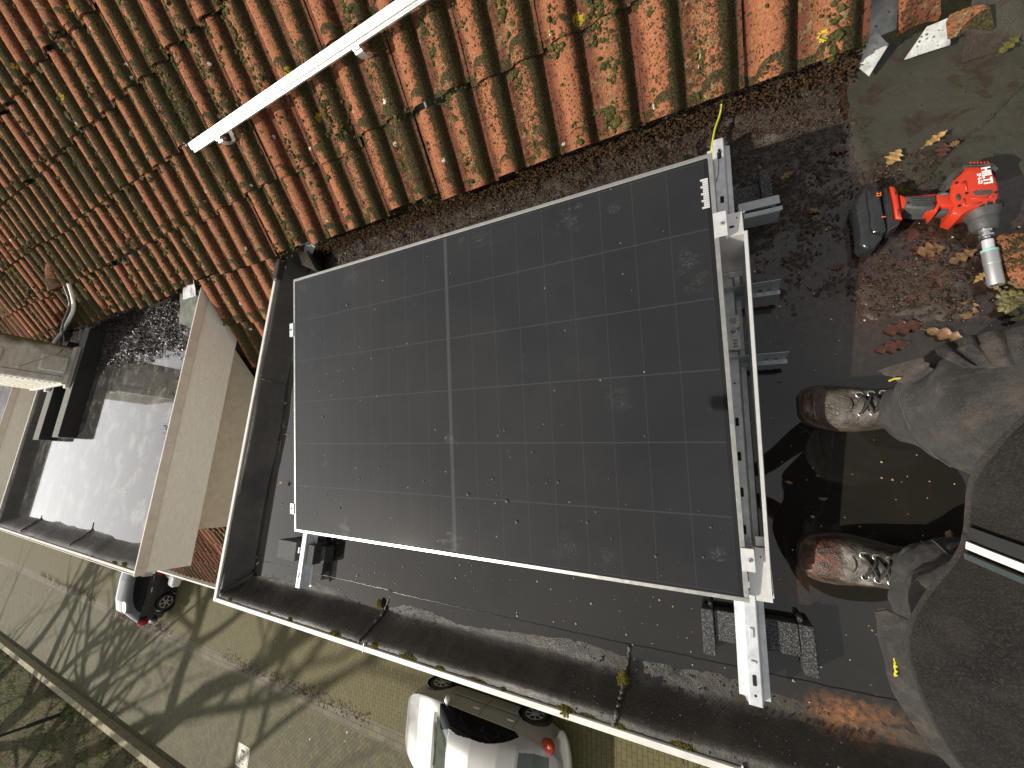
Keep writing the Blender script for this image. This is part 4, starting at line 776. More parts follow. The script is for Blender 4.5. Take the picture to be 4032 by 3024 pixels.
# cables
def cable(name, pts, r, mat, label, cat='cable', group=None, parent=None, n=10):
    P = np.array(pts, float); t = np.linspace(0, len(P) - 1, len(P) * 10); i = np.clip(t.astype(int), 0, len(P) - 2); f = (t - i)[:, None]
    p0, p1, p2, p3 = P[np.maximum(i - 1, 0)], P[i], P[i + 1], P[np.minimum(i + 2, len(P) - 1)]
    Q = .5 * ((2 * p1) + (-p0 + p2) * f + (2 * p0 - 5 * p1 + 4 * p2 - p3) * f ** 2 + (-p0 + 3 * p1 - 3 * p2 + p3) * f ** 3)
    o = obj(name, MB().tube(Q, r, n), mat, parent, smooth=True)
    if parent is None: tag(o, label, cat, group)
    return o
n = N('earth_wire'); c = n.mix(n.rng(n.noise(n.map(n.O, sc=(1, .2, 1)), 60, 1), .45, .5), (.62, .60, .04), (.55, .58, .05)); n.set(col=c, rough=.4); M_YG = n.m
cable('earth_cable', [W(2843, 350, .09), W(2842, 400, .065), W(2835, 450, .05), W(2815, 510, .05), W(2802, 585, .06), W(2798, 640, .07)], .0032, M_YG, 'yellow earth cable coming from under the tiles to the panel corner')
cable('black_cable', [W(2858, 360, .08), W(2855, 410, .055), W(2842, 465, .04), W(2822, 520, .04), W(2812, 590, .045), W(2805, 650, .05)], .0028, M_BLK, 'black cable lying beside the yellow earth cable')
cable('thin_wire', [W(2832, 595, .094), W(2829, 620, .098), W(2830, 655, .096), W(2827, 690, .096), W(2820, 712, .096), (W(2822, 716, .094))], .0009, M_BLK, 'thin black wire curling out of a slot of the near rail', 'wire')
cable('black_plug', [W(2831, 590, .092), W(2833, 603, .096)], .004, M_BLK, 'small black plug sticking in the top slot of the near rail', 'plug')
# ---------------------------------------------------------------- mounting rail on the tiles
def rs(x, y, off):     # photo pixel -> height off above the tiled slope
    d = CR @ np.array([(x - 2016) / 1535, -(y - 1512) / 1535, -1]); n_ = np.array([0, -SN, CS]); p0 = rp(0, 0, off); k = ((p0 - CC) @ n_) / (d @ n_); return CC + k * d
T = thing('roof_rail', 'long bright aluminium mounting rail held above the roof tiles on hooks', 'rail', tuple(rs(1200, 300, .13)))
a = rs(752, 588, .13); b = rs(1650, -15, .13); b = b + (b - a) * .8; d = (b - a) / np.linalg.norm(b - a); nn = np.array([0, -SN, CS]); sd = np.cross(d, nn)
def onroof(mb, x0, x1, y0, y1, z0, z1, bev=0.001):
    M = np.eye(4); M[:3, 0] = d; M[:3, 1] = np.cross(nn, d); M[:3, 2] = nn; M[:3, 3] = a; return mb.box((x0, y0, z0), (x1, y1, z1), M, bev=bev)
L = float(np.linalg.norm(b - a)); M_POL = simple('polished_aluminium', (.92, .92, .90), .22, .6, .04, 30)
mb = MB(); onroof(mb, 0, L, -.004, .028, -.040, .0, .002); onroof(mb, 0.004, L, -.011, -.005, -.036, -.026, .001); onroof(mb, .004, L, -.017, -.012, -.012, -.006, .001); onroof(mb, .004, L, -.0115, -.005, -.012, -.005)
obj('profile', mb, M_POL, T, smooth=25)
hk = []
for t, lab in ((.22, None), (.22 + (np.linalg.norm(rs(1460, 190, .1) - rs(900, 540, .1))), None)):
    hk = MB(); onroof(hk, t - .018, t + .018, -.028, -.0175, -.040, -.004, .002); M = np.eye(4)
    p = a + d * t; e = -np.cross(nn, d)
    hk.loft([[p + d * (w_ * .018) + e * q[0] + nn * q[1] for w_, q in ((-1, q0), (1, q0), (1, q1), (-1, q1))] for q0, q1 in (((.02, -.01), (.02, -.014)), ((.036, -.014), (.034, -.020)), ((.046, -.040), (.041, -.042)), ((.044, -.075), (.039, -.073)), ((.025, -.098), (.022, -.093)), ((-.02, -.102), (-.02, -.097)))])
    ho = obj('roof_hook', hk, M_ALUW, T, smooth=30); obj('bolt', MB().tube([p + e * .029 + nn * -.022, p + e * .037 + nn * -.022], .006, 6), M_GALV2, ho)
# twig and leaf scraps on the tiles
def twig(label, pts, r, mat): o = obj('twig', MB().tube(pts, r, 6), mat, smooth=True); tag(o, label, 'twig')
M_TW = simple('pale_twig', (.50, .45, .35), .7); twig('short pale twig lying on the tiles above the panel', [rs(1808, 470, .04), rs(1850, 508, .045)], .0045, M_TW); twig('thin grey stalk lying on a roof tile near the yellow cable', [rs(2780, 160, .05), rs(2758, 215, .045), rs(2748, 285, .04)], .0018, M_TW)
def lichen(px, py, r, label):
    c = rs(px, py, .035); n_ = 40; a_ = rng.uniform(0, 6.28, n_); q = rng.uniform(.45, 1, n_); u = np.array([1., 0, 0]); v = np.array([0, CS, SN])
    P = c + (np.cos(a_) * q * r)[:, None] * u + (np.sin(a_) * q * r * 1.3)[:, None] * v; x = P[:, 0]; h, _ = roll_h(x); s0 = (P[:, 1] - 1.5) / CS; P = rp(x, (P[:, 1] - 1.5 + .02) / CS * 1.0, h + .012)
    o = obj('lichen', blobs(P, np.full(n_, r * .22), .35), M_LICH); tag(o, label, 'lichen', 'yellow lichen on the roof tiles')
M_LICH = simple('yellow_lichen', (.55, .42, .035), .9, 0, .4, 60)
for px, py, r, l in ((1625, 235, .010, 'yellow lichen spot on the tile below the roof rail end near the top'), (2108, 420, .009, 'yellow lichen spot in the middle of the tile field above the panel'), (2105, 465, .010, 'yellow lichen spot just below another one above the panel'), (2785, 280, .015, 'bright yellow lichen beside the thin grey stalk'),
        (3235, 135, .012, 'yellow lichen on the last full tile left of the lead'), (1705, 480, .014, 'yellow lichen streak on a roll above the panel edge'), (1445, 720, .012, 'elongated yellow lichen above the panel, near its far third'), (1135, 820, .011, 'yellow lichen ring above the lead flashing corner'), (1130, 830, .007, 'small lichen next to the lichen ring'), (775, 262, .018, 'large yellow lichen on a tile left of the roof rail'), (1045, 690, .012, 'yellow lichen in the shade of a roll below the roof rail')):
    lichen(px, py, r, l)
# ---------------------------------------------------------------- impact wrench
def c5(x, y, z): return W(3300 + x * .36166, 580 + y * .36166, z)
ZT = .075
IW = thing('impact_wrench', 'red and black cordless impact wrench lying on its side in the wet litter', 'impact wrench', tuple(c5(1100, 600, 0)))
def poly(pts, z): return [c5(x, y, z)[:2] for x, y in pts]
def ccw(p): p = np.array(p); a = np.sum(p[:, 0] * np.roll(p[:, 1], -1) - np.roll(p[:, 0], -1) * p[:, 1]); return p if a > 0 else p[::-1]
M_RED = simple('red_plastic', (.50, .036, .013), .38, 0, .10, 40, .15, 200, .2); M_GRY = simple('grey_overmould', (.055, .055, .052), .55, 0, .3, 60, .3, 250); M_BP = simple('black_plastic', (.018, .019, .020), .22, 0, .25, 50, .1, 200, .5)
def pr(name, pts, z0, z1, mat, bev=.004, parent=None, zp=None): return obj(name, MB().prism(ccw(poly(pts, zp or z1)), z0, z1, bev=bev), mat, parent or IW, smooth=40)
pr('motor_housing', [(1240, 520), (1235, 430), (1262, 350), (1380, 250), (1400, 205), (1640, 192), (1700, 260), (1735, 330), (1765, 440), (1760, 540), (1730, 605), (1560, 625), (1430, 680), (1340, 742), (1240, 712), (1262, 640)], .012, ZT + .008, M_RED, .006)
pr('neck', [(1250, 517), (1080, 510), (1085, 610), (1045, 680), (1078, 700), (1120, 632), (1262, 640)], .020, ZT - .002, M_RED, .003)
pr('rear_overmould', [(1180, 430), (1200, 320), (1260, 235), (1370, 175), (1560, 140), (1690, 150), (1730, 240), (1735, 300), (1690, 255), (1640, 215), (1400, 225), (1380, 255), (1270, 360), (1240, 440), (1235, 520), (1110, 520), (1100, 480), (1165, 455)], .010, ZT + .001, M_GRY, .008)
pr('handle', [(655, 500), (740, 515), (1090, 485), (1100, 545), (1090, 640), (1050, 690), (760, 645), (705, 672), (660, 650)], .020, ZT - .010, M_RED, .008)
pr('grip', [(748, 528), (1078, 515), (1085, 600), (1055, 660), (900, 668), (760, 652), (730, 640), (748, 590)], .016, ZT - .004, M_GRY, .006)
gp = MB()
for i in range(11):
    for j in range(4):
        c = c5(800 + i * 22 + (j % 2) * 11, 560 + j * 24, ZT - .0035); gp.box(c - [.0016, .0011, .0005], c + [.0016, .0011, .0008], bev=.0004)
obj('grip_texture', gp, M_BLK, IW)
pr('trigger', [(1095, 705), (1130, 640), (1240, 628), (1255, 660), (1235, 695), (1150, 712)], .030, ZT - .014, M_GRY, .005)
pr('foot', [(568, 420), (628, 425), (660, 500), (662, 540), (680, 640), (690, 690), (705, 775), (630, 770), (612, 620)], .022, ZT - .004, M_RED, .004)
pr('battery_adapter', [(480, 450), (545, 412), (572, 420), (612, 620), (632, 772), (700, 785), (660, 850), (590, 890), (540, 960), (510, 700)], .012, ZT - .008, M_BP, .006)
BT = pr('battery', [(245, 470), (270, 400), (330, 372), (430, 365), (465, 400), (500, 640), (540, 790), (545, 910), (470, 1010), (400, 1085), (290, 1090), (240, 1050), (235, 930), (215, 800), (180, 640), (190, 560)], .002, ZT - .012, M_BP, .008)
pr('battery_cell_cover', [(300, 470), (330, 430), (430, 425), (455, 470), (485, 660), (510, 780), (530, 900), (470, 930), (380, 920), (350, 860), (350, 740), (325, 620)], ZT - .0125, ZT - .004, M_BP, .005)
obj('battery_window', MB().add([c5(228, 575, ZT - .028), c5(270, 590, ZT - .0275), c5(262, 670, ZT - .0275), c5(240, 690, ZT - .028)], [[0, 1, 2, 3]]), M_ALUW, IW)
pr('side_window', [(1465, 485), (1500, 470), (1680, 460), (1682, 495), (1660, 512), (1500, 520)], ZT + .0082, ZT + .0090, M_GRY, 0); pr('side_button', [(1285, 520), (1300, 505), (1325, 510), (1335, 560), (1320, 578), (1290, 570)], ZT + .0082, ZT + .011, M_GRY, .001)
vt = MB()
for i in range(6): x = 1425 + i * 38; p = ccw(poly([(x, 165), (x + 16, 160), (x + 30, 180), (x + 12, 184)], ZT)); vt.prism(p, ZT + .0012, ZT + .0018)
obj('vent_slots', vt, M_RED, IW); vt = MB()
for x, y in ((1290, 385), (1320, 635), (1400, 498), (1722, 487), (1052, 606), (765, 604)): c = c5(x, y, ZT + .009 if x > 1200 else ZT - .003); vt.tube([c - [0, 0, .0006], c + [0, 0, .0004]], .0032, 12)
obj('screws', vt, M_DARK, IW); vt = MB()
for (x0, y0, x1, y1) in ((1380, 370, 1400, 470), (1300, 420, 1380, 370), (1640, 540, 1690, 540), (1370, 560, 1375, 640), (1380, 640, 1560, 600), (1440, 560, 1640, 545)):
    vt.tube([c5(x0, y0, ZT + .0085), c5(x1, y1, ZT + .0085)], .0018, 6)
obj('ribs', vt, M_RED, IW, smooth=True)
# lettering: reads downwards, tops of the letters to the right
def letter(txt, x, y, h, z, mat, name, ang=0.0, bold=0.0):
    p = c5(x, y, z); q = c5(x + ang, y + 200, z); ux = (q - p) / np.linalg.norm(q - p); uy = np.array([-ux[1], ux[0], 0]); M = np.eye(4); M[:3, 0] = ux; M[:3, 1] = uy; M[:3, 2] = [0, 0, 1]; M[:3, 3] = p; obj(name, text_mb(txt, h, M, .0003, bold), mat, IW)
M_WP = simple('white_print', (.85, .85, .83), .5); M_OR = simple('orange_print', (.75, .16, .03), .5)
letter('HILTI', 1560, 222, .0205, ZT + .0088, M_WP, 'maker_name', 38, .0009); letter('SF 6-22', 1512, 288, .0098, ZT + .0088, M_WP, 'type_number', 38, .0003)
letter('22', 420, 492, .0135, ZT - .0032, M_OR, 'battery_number', 10, .0003); letter('I', 475, 755, .011, ZT - .0032, M_OR, 'battery_mark', 10, .0008); letter('ATC', 642, 672, .0085, ZT - .0034, M_DARK, 'function_name', 26); letter('IIIIII', 615, 478, .0075, ZT - .0034, M_DARK, 'foot_marks', 26)
# collar and drive
ax0, ax1 = c5(1545, 610, .048), c5(1722, 1500, .034); dv = ax1 - ax0; Lx = np.linalg.norm(dv); dv = dv / Lx
def lathe(name, prof, mat, n=28, sm=30): obj(name, MB().tube([ax0 + dv * Lx * t for t, r in prof], [r for t, r in prof], n), mat, IW, smooth=sm)
lathe('torque_collar', [(-.02, .030), (.0, .0355), (.10, .0345), (.17, .031), (.20, .027)], M_GRY); lathe('gear_cover', [(.19, .0268), (.21, .0272), (.29, .0265), (.335, .0215)], M_GRY)
lathe('spindle', [(.33, .0125), (.365, .0115), (.37, .0075), (.395, .0075), (.398, .0135), (.42, .0135), (.425, .0065), (.455, .0065)], simple('chrome', (.75, .75, .76), .12, .9)); lathe('black_ring', [(.45, .0118), (.462, .0118)], M_BLK)
lathe('adapter', [(.46, .0105), (.578, .0105)], M_GALV); lathe('teal_ring', [(.582, .0152), (.605, .0152)], simple('teal_ring', (.20, .52, .45), .5)); n = N('socket_steel'); n.set(col=(.55, .56, .56), rough=.42, metal=.8); n.bump(n.noise(n.O, 300, 2), .15, .001)
lathe('socket', [(.575, .0125), (.58, .0145), (.75, .0150), (.755, .0143), (.985, .0148), (1.0, .0138), (1.0, .009), (.97, .009)], n.m)
cm = MB()
for k in range(16):
    an = k * 2 * np.pi / 16; u = np.cross(dv, [0, 0, 1.]); u /= np.linalg.norm(u); v = np.cross(u, dv); p = ax0 + dv * Lx * .085 + (u * np.cos(an) + v * np.sin(an)) * .0352
    M = np.eye(4); M[:3, 0] = dv; M[:3, 2] = (u * np.cos(an) + v * np.sin(an)); M[:3, 1] = np.cross(M[:3, 2], M[:3, 0]); M[:3, 3] = p; cm.box((-.005, -.0045, -.001), (.005, .0045, .0008), M)
obj('collar_marks', cm, M_BLK, IW)
# ---------------------------------------------------------------- air conditioner on the second dormer
M_RUBB = simple('long_rubber_foot', (.17, .165, .15), .85, 0, .5, 60, .7, 120)
for x0, x1, y0, y1, lab in ((-3.60, -3.45, .45, 1.46, 'long black rubber block under the near side of the air conditioner'), (-4.10, -3.94, .43, 1.40, 'long black rubber block under the far side of the air conditioner')):
    m1 = MB().box((x0, y0, .0), (x1, y1, .115), bev=.004); o = obj('rubber_block', m1, M_BLK, smooth=30); obj('top_face', MB().box((x0 + .003, y0 + .003, .1153), (x1 - .003, y1 - .003, .1165)), M_RUBB, o); tag(o, lab, 'rubber block', 'rubber blocks under the air conditioner')
AC = thing('air_conditioner', 'weathered cream outdoor air conditioner standing on two long rubber blocks', 'air conditioner', (-3.85, 1.07, .12))
def m_acw():
    n = N('aged_cream_casing'); x, y, z = n.sep(n.P); g = n.rng(n.mth('ADD', y, n.mth('MULTIPLY', n.noise(n.P, 12, 4, .7), .16)), 1.26, 1.33)
    c = n.mix(n.rng(n.noise(n.map(n.P, sc=(1, 1, 3)), 14, 5, .7), .4, .75), (.66, .64, .56), (.42, .40, .32)); c = n.mix(g, c, (.10, .09, .035)); n.set(col=c, rough=.55); return n.m
M_ACW = m_acw(); ax, bx, ay, by, az, bz_ = -4.34, -3.47, .925, 1.26, .155, .76
obj('casing', MB().box((ax, ay, az), (bx, by, bz_), bev=.012), M_ACW, AC, smooth=30); sl = MB()
for i in range(17): z = az + .05 + i * .031; sl.box((ax + .05, ay - .007, z), (bx - .06, ay - .001, z + .013), bev=.002)
obj('louvre', sl, M_ACW, AC, smooth=30); obj('base_rim', MB().box((ax - .004, ay - .012, az - .004), (bx + .006, ay - .0005, az + .030), bev=.003).box((bx + .001, ay + .0, az - .004), (bx + .006, by, az + .022), bev=.002), M_WHITE, AC, smooth=30)
obj('valve_cover', MB().box((bx + .0065, 1.005, az + .028), (bx + .052, 1.155, az + .20), bev=.014), M_ACW, AC, smooth=30); obj('junction_cover', MB().box((bx + .0065, 1.02, az + .40), (bx + .022, 1.14, az + .60), bev=.006), M_ACW, AC, smooth=30)
for x in (-3.55, -4.06): obj('foot', MB().box((x, ay - .035, .119), (x + .05, by + .02, .151), bev=.004), M_WHITE, AC, smooth=30)
obj('seam', MB().box((bx + .0005, ay + .055, az + .03), (bx + .0015, ay + .0585, bz_ - .01)), M_DARK, AC)
M_INS = simple('pipe_insulation', (.80, .78, .72), .6, 0, .15, 20, .3, 60)
pp = lambda x, y, z: W(0 + x * .3917, 1050 + y * .3917, z)
def q3(x, y, off): return rs(x * .3917, 1050 + y * .3917, off)
cable('refrigerant_pipe', [q3(690, 170, .07), q3(735, 330, .09), q3(735, 440, .10), q3(680, 560, .11), pp(640, 640, .17), pp(560, 740, .20), pp(510, 840, .22)], .014, M_INS, 'thick white insulated pipe bending from the vent tile down to the air conditioner', 'pipe', 'insulated pipes of the air conditioner')
cable('refrigerant_pipe', [q3(645, 190, .06), q3(700, 340, .08), q3(690, 430, .09), q3(640, 560, .10), pp(610, 680, .16), pp(600, 800, .19), pp(605, 920, .20)], .010, simple('brown_pipe', (.16, .11, .09), .5), 'thinner brown pipe tied beside the white insulated pipe', 'pipe', 'insulated pipes of the air conditioner')
cable('grey_cable', [pp(640, 690, .18), pp(640, 800, .22), pp(590, 870, .28), pp(480, 910, .33), pp(330, 955, .40), pp(200, 1000, .46), pp(155, 995, .48)], .0045, simple('grey_cable', (.30, .29, .26), .6), 'thin grey cable swinging from the pipes to the side of the air conditioner')
for x, y in ((715, 345), (655, 575), (630, 650)):
    c = q3(x, y, .09) if y < 600 else pp(x, y, .17); o = obj('cable_tie', MB().tube([c + np.array([math.cos(t) * .03, 0, math.sin(t) * .03]) for t in np.linspace(0, 5.2, 14)], .003, 6), M_BLK); tag(o, 'black cable tie round the pipes ' + {345: 'nearest the vent tile', 575: 'half way down', 650: 'just above the rubber block'}[y], 'cable tie', 'black ties on the pipes')
hd = MB(); a0, a1 = q3(515, -60, .02), q3(640, 205, .02); dd = a1 - a0; rr = []
for t, r in ((0, .04), (.35, .085), (.7, .11), (1, .125)):
    c = a0 + dd * t; u = np.array([1., 0, 0]); v = np.array([0, -SN, CS]); rr.append([c + u * r * 1.05 * np.cos(p) + v * r * .85 * max(0, np.sin(p)) for p in np.linspace(0, np.pi, 12)])
hd.loft(rr, True); o = obj('vent_tile', hd, M_TILE, smooth=40); tag(o, 'raised hood tile on the roof slope with the pipes coming out', 'vent tile')
vb = MB(); beam(vb, rs(-160, 1130, .05), rs(40, 1400, .05), .10, .05); o = obj('verge_board', vb, M_WHITE); tag(o, 'white verge board on the tiled slope at the left edge above the air conditioner', 'verge board')
# ---------------------------------------------------------------- street furniture
M_POLE = simple('dark_pole', (.02, .02, .02), .5)
LP_ = thing('lamp_post', 'slim black lamp post standing in the grass behind the kerb', 'lamp post', (-25.18, -10.93, G))
obj('post', MB().tube([[-25.18, -10.93, G], [-25.18, -10.93, G + 1.2], [-25.18, -10.93, G + 1.22], [-25.18, -10.93, G + 8.6]], [.085, .085, .055, .045], 14), M_POLE, LP_, smooth=30); obj('lamp_head', MB().tube([[-25.18, -10.93, G + 8.58], [-25.18, -10.93, G + 8.7], [-25.18, -10.93, G + 8.9], [-25.18, -10.93, G + 8.95]], [.06, .26, .22, .05], 18), M_POLE, LP_, smooth=30); obj('base_collar', MB().tube([[-25.18, -10.93, G + .0], [-25.18, -10.93, G + .14]], .12, 14), M_POLE, LP_, smooth=30)
CV = thing('street_cover', 'pale rectangular metal service cover lying in the street paving', 'service cover', (-12.13, -8.62, G)); M_CV = simple('worn_cover_plate', (.50, .48, .38), .6, 0, .25, 15, .5, 60); z0 = G + .003
obj('plate', MB().box((-12.45, -8.92, G - .02), (-11.82, -8.32, z0)), M_CV, CV); mk = MB(); dk = simple('cover_groove', (.10, .10, .08), .8)
for r in (.27,):
    a_ = np.linspace(0, 2 * np.pi, 49); mk.tube(np.stack([-12.13 + r * np.cos(a_), -8.62 + r * np.sin(a_), np.full(49, z0 + .001)], -1), .004, 4)
mk.box((-12.25, -8.52, z0 + .0003), (-12.05, -8.45, z0 + .002)); 
for b_ in (((-12.23, -8.70), (-12.21, -8.53)), ((-12.09, -8.70), (-12.07, -8.53)), ((-12.21, -8.70), (-12.09, -8.685))): mk.box((b_[0][0], b_[0][1], z0 + .0003), (b_[1][0], b_[1][1], z0 + .002))
for x_, y_ in ((-12.28, -8.80), (-12.10, -8.82)): mk.box((x_, y_, z0 + .0003), (x_ + .07, y_ + .035, z0 + .002))
obj('raised_pattern', mk, dk, CV); gr = MB()
for i in range(11): y = -8.90 + i * .055; gr.box((-12.44, y, z0 + .0003), (-12.40, y + .02, z0 + .0015)); gr.box((-11.87, y, z0 + .0003), (-11.83, y + .02, z0 + .0015))
obj('edge_pattern', gr, dk, CV, kind='stuff')
X = rng.uniform(-34, -7, 2600); Y = -6.22 + rng.normal(0, .10, 2600); k_ = fbm(X, Y, .9, 3, 7) > .52; P = np.stack([X, Y, np.full(2600, G + .004)], -1)[k_]
o = obj('street_leaves', flakes(P, rng.gamma(3, .006, len(P)) + .010, .25), simple('street_leaf', (.07, .045, .03), .8, 0, .6, 4)); tag(o, 'dark fallen leaves gathered along the channel stones of the street', 'leaf litter', kind='stuff')
# weeds at the foot of the house wall
def weeds(n_, x0, x1, y0, y1):
    P = np.stack([rng.uniform(x0, x1, n_), rng.uniform(y0, y1, n_), np.full(n_, G)], -1); h = rng.uniform(.1, .35, n_); a_ = rng.uniform(0, 6.28, n_); d_ = np.stack([np.cos(a_), np.sin(a_), 0 * a_], -1) * .02
    t = P + np.stack([rng.normal(0, .1, n_), rng.normal(0, .1, n_), h], -1); return MB().add(np.stack([P - d_, P + d_, t], 1).reshape(-1, 3), np.arange(n_ * 3).reshape(-1, 3).tolist())
o = obj('weeds', weeds(700, -.9, 1.2, -4.6, -3.9), simple('weed_green', (.10, .15, .05), .8)); tag(o, 'green weeds growing in the paving behind the silver car', 'weeds', kind='stuff')
# ---------------------------------------------------------------- cars
def car(root, P, paint, L, Wd, Hp, wb_f, wb_r, wr, hw, belt, glassf, roofglass, seam_x):
    """P(x)->top height; body grid with window faces split off; x forward 0..-L handled by caller. front at x=0"""
    xs = np.unique(np.concatenate([np.linspace(0, L, 240), L * (.5 - .5 * np.cos(np.linspace(0, np.pi, 60))), np.array(sum([[s - .006, s + .006] for s in seam_x], [])), [.001, L - .001]])); na = 34
    tt = np.concatenate([np.linspace(0, 1, 16), 1 + np.linspace(0, 1, 64)[1:]])      # side, then top
    X = []; 
    for x in xs:
        H = np.interp(x, *Hp); b = min(belt(x), H - .03); u_ = min(.9995, abs((x - L * .5) / (L * .5))); w_ = Wd / 2 * (1 - u_ ** (4.2 if x < L / 2 else 5.0)) ** .36; e = min(1, (min(x, L - x) / .12 + .02)) ** .45; zb = .20 + .10 * (1 - e)
        b = zb + (b - zb) * (.75 + .25 * e); H = b + max(.03, (H - b)) * (.35 + .65 * e); row = []
        for t in tt:
            if t <= 1: z = zb + (b - zb) * t; y = w_ * (.955 + .045 * np.sin(np.pi * min(1, t * 1.05)) ** .7); 
            else:
                a = (t - 1) * np.pi / 2; k = np.clip((H - b) / .45, 0, 1); q = .62 - .17 * (1 - k) ; z = b + (H - b) * np.sin(a) ** (.90 - .10 * (1 - k)); y = w_ * (.955) * np.cos(a) ** (.54 + .06 * k) * (1 - .10 * k * np.sin(a))
            row.append((x, y, z))
        X.append(row)
    X = np.array(X); nx, nt_ = X.shape[:2]; groups = {}
    for i in range(nx - 1):
        xm = (xs[i] + xs[i + 1]) / 2
        for j in range(nt_ - 1):
            c = X[i:i + 2, j:j + 2].reshape(-1, 3).mean(0)
            for wx in (wb_f, wb_r):
                if (c[0] - wx) ** 2 + (c[2] - wr) ** 2 < (wr + .05) ** 2 and j < 14: break
            else:
                k = 'body'
                if any(abs(xm - s) < .0062 for s in seam_x) and c[2] > .28 and c[2] < belt(xm) + .02 and tt[j] < 1.05: k = 'door_gap'
                g = glassf(c[0], c[2], tt[j], c[1])
                if g: k = g
                groups.setdefault(k, []).append((i, j))
    out = {}
    for k, cells in groups.items():
        V = []; F = []; idx = {}
        for sgn in (1, -1):
            for i, j in cells:
                q = []
                for a, b in ((i, j), (i + 1, j), (i + 1, j + 1), (i, j + 1)):
                    key = (sgn, a, b)
                    if key not in idx: idx[key] = len(V); p = X[a, b].copy(); p[1] *= sgn; V.append(p)
                    q.append(idx[key])
                F.append(q if sgn < 0 else q[::-1])
        out[k] = (V, F)
    mats = {'body': paint, 'door_gap': M_DARK}
    for k, (V, F) in out.items():
        V = np.array(V); nm = k.split(':')[0]
        mt = mats.get(k) or {'window': M_CARG, 'windscreen': M_CARG2, 'rear_window': M_CARG2, 'trim': M_BLK, 'window_trim': M_ALUW}.get(nm, M_BLK)
        obj(nm, MB().add(V, F), mt, root, smooth=True)
    # underside / arches
    obj('underbody', MB().box((.55, -Wd / 2 * .84, .18), (L - .60, Wd / 2 * .86, .55)), M_BLK, root)
    for wx in (wb_f, wb_r):
        for sgn in (1, -1):
            yc = sgn * (Wd / 2 - .115); an = np.linspace(0, 2 * np.pi, 29)[:-1]
            ar = MB().tube([[wx, yc - .1, wr], [wx, yc + .1, wr]], wr + .052, 26, cap=False); obj('wheel_arch', ar, M_BLK, root)
            ty = MB().tube([[wx, yc - .09, wr], [wx, yc - .085, wr], [wx, yc - .05, wr], [wx, yc + .05, wr], [wx, yc + .085, wr], [wx, yc + .09, wr]], [wr * .70, wr * .93, wr, wr, wr * .93, wr * .70], 30); wo = obj('wheel', ty, M_BLK, root, smooth=40)
            rm = MB(); yf = yc + sgn * .091; rr_ = wr * .68
            rm.tube([[wx, yf - sgn * .02, wr], [wx, yf + sgn * .004, wr], [wx, yf + sgn * .004, wr], [wx, yf - sgn * .02, wr]], [rr_, rr_, rr_ * .88, rr_ * .86], 30, cap=False); rm.tube([[wx, yf - .015, wr], [wx, yf + .012 * sgn, wr]], wr * .15, 14)
            for s in range(hw):
                a = s * 2 * np.pi / hw + .3; u = np.array([np.cos(a), 0, np.sin(a)]); v = np.array([-np.sin(a), 0, np.cos(a)]); c = np.array([wx, yf, wr]); M = np.eye(4); M[:3, 0] = u; M[:3, 1] = v; M[:3, 2] = np.cross(u, v); M[:3, 3] = c; rm.box((.02, -.026, -.006), (rr_ * .92, .026, .008), M, bev=.005)
            obj('rim', rm, M_RIM, wo, smooth=30)
M_CARG = N('car_window').set(col=(.003, .003, .003), rough=.06, spec=.12); M_CARG2 = N('windscreen').set(col=(.05, .065, .05), rough=.04, spec=.7); M_RIM = simple('rim_alloy', (.55, .55, .55), .3, .6)
def paintm(name, col, metal=.30, rough=.28):
    n = N(name); c = n.mix(n.rng(n.noise(n.O, 2.2, 4, .6), .4, .75), col, tuple(k * .85 for k in col)); n.set(col=c, metal=metal, rough=rough, coat=.8); n.b.inputs['Coat Roughness'].default_value = .06; return n.m
# silver hatchback, front to -x, its left side ... towards the houses
SVR = thing('car', 'silver five-door hatchback parked parallel to the houses right below the roof edge', 'car', (0, 0, 0))
Ls = 4.02
Hs = ([0, .10, .25, .60, 1.05, 1.20, 1.75, 2.3, 2.9, 3.25, 3.55, 3.80, 3.95, 4.02], [.50, .66, .74, .86, .95, .99, 1.36, 1.43, 1.40, 1.32, 1.14, .92, .80, .55])
def gl_s(x, z, t, y):
    beltz = .93 + .02 * (x - 1.2)
    yo = abs(y)
    if 1.22 < x < 3.30 and t > 1.0 and z > beltz:
        # rounded side window outline in (x,z)
        cx, rx = 2.27, 1.04; u = (x - cx) / rx; top = .93 + .38 * (max(0, 1 - abs(u) ** 2.6)) ** .75
        if u > .45 and ((u - .45) / .50) ** 2 + ((z - 1.12) / .19) ** 2 > 1: return None
        if z < top and z > beltz + .012 and yo > .42: return 'window'
        if z <= beltz + .012 and yo > .5: return 'window_trim'
    if 1.10 < x < 1.72 and t > 1.05 and yo < .60 - .10 * (x - 1.1) and z > .955: return 'windscreen' if x > 1.20 else 'trim'
    if 3.30 < x < 3.80 and yo < .60 - .30 * max(0, x - 3.55) and t > 1.2 and z > .9: return 'rear_window'
    return None
car(SVR, None, paintm('silver_paint', (.30, .295, .28), .15, .42), Ls, 1.68, Hs, .80, 3.23, .30, 7, lambda x: .90 + .02 * np.clip(x - 1.2, 0, 3) - .25 * np.clip(.6 - x, 0, 1) ** 1.2, gl_s, None, (1.30, 2.22, 3.02))
ml = MB()
for x0 in (2.02, 2.84): ml.box((x0, .835, .80), (x0 + .15, .858, .83), bev=.006)
obj('door_handle', ml, M_ALUW, SVR, smooth=30); obj('door_mirror', MB().tube([[1.42, .80, .95], [1.45, .90, .99], [1.46, .98, 1.0]], [.03, .07, .05], 12), paintm('silver_mirror', (.7, .68, .63)), SVR, smooth=True); obj('side_moulding', MB().box((1.34, .842, .54), (2.20, .860, .60), bev=.008).box((2.24, .842, .54), (2.98, .860, .60), bev=.008), paintm('moulding', (.42, .40, .36)), SVR, smooth=30)
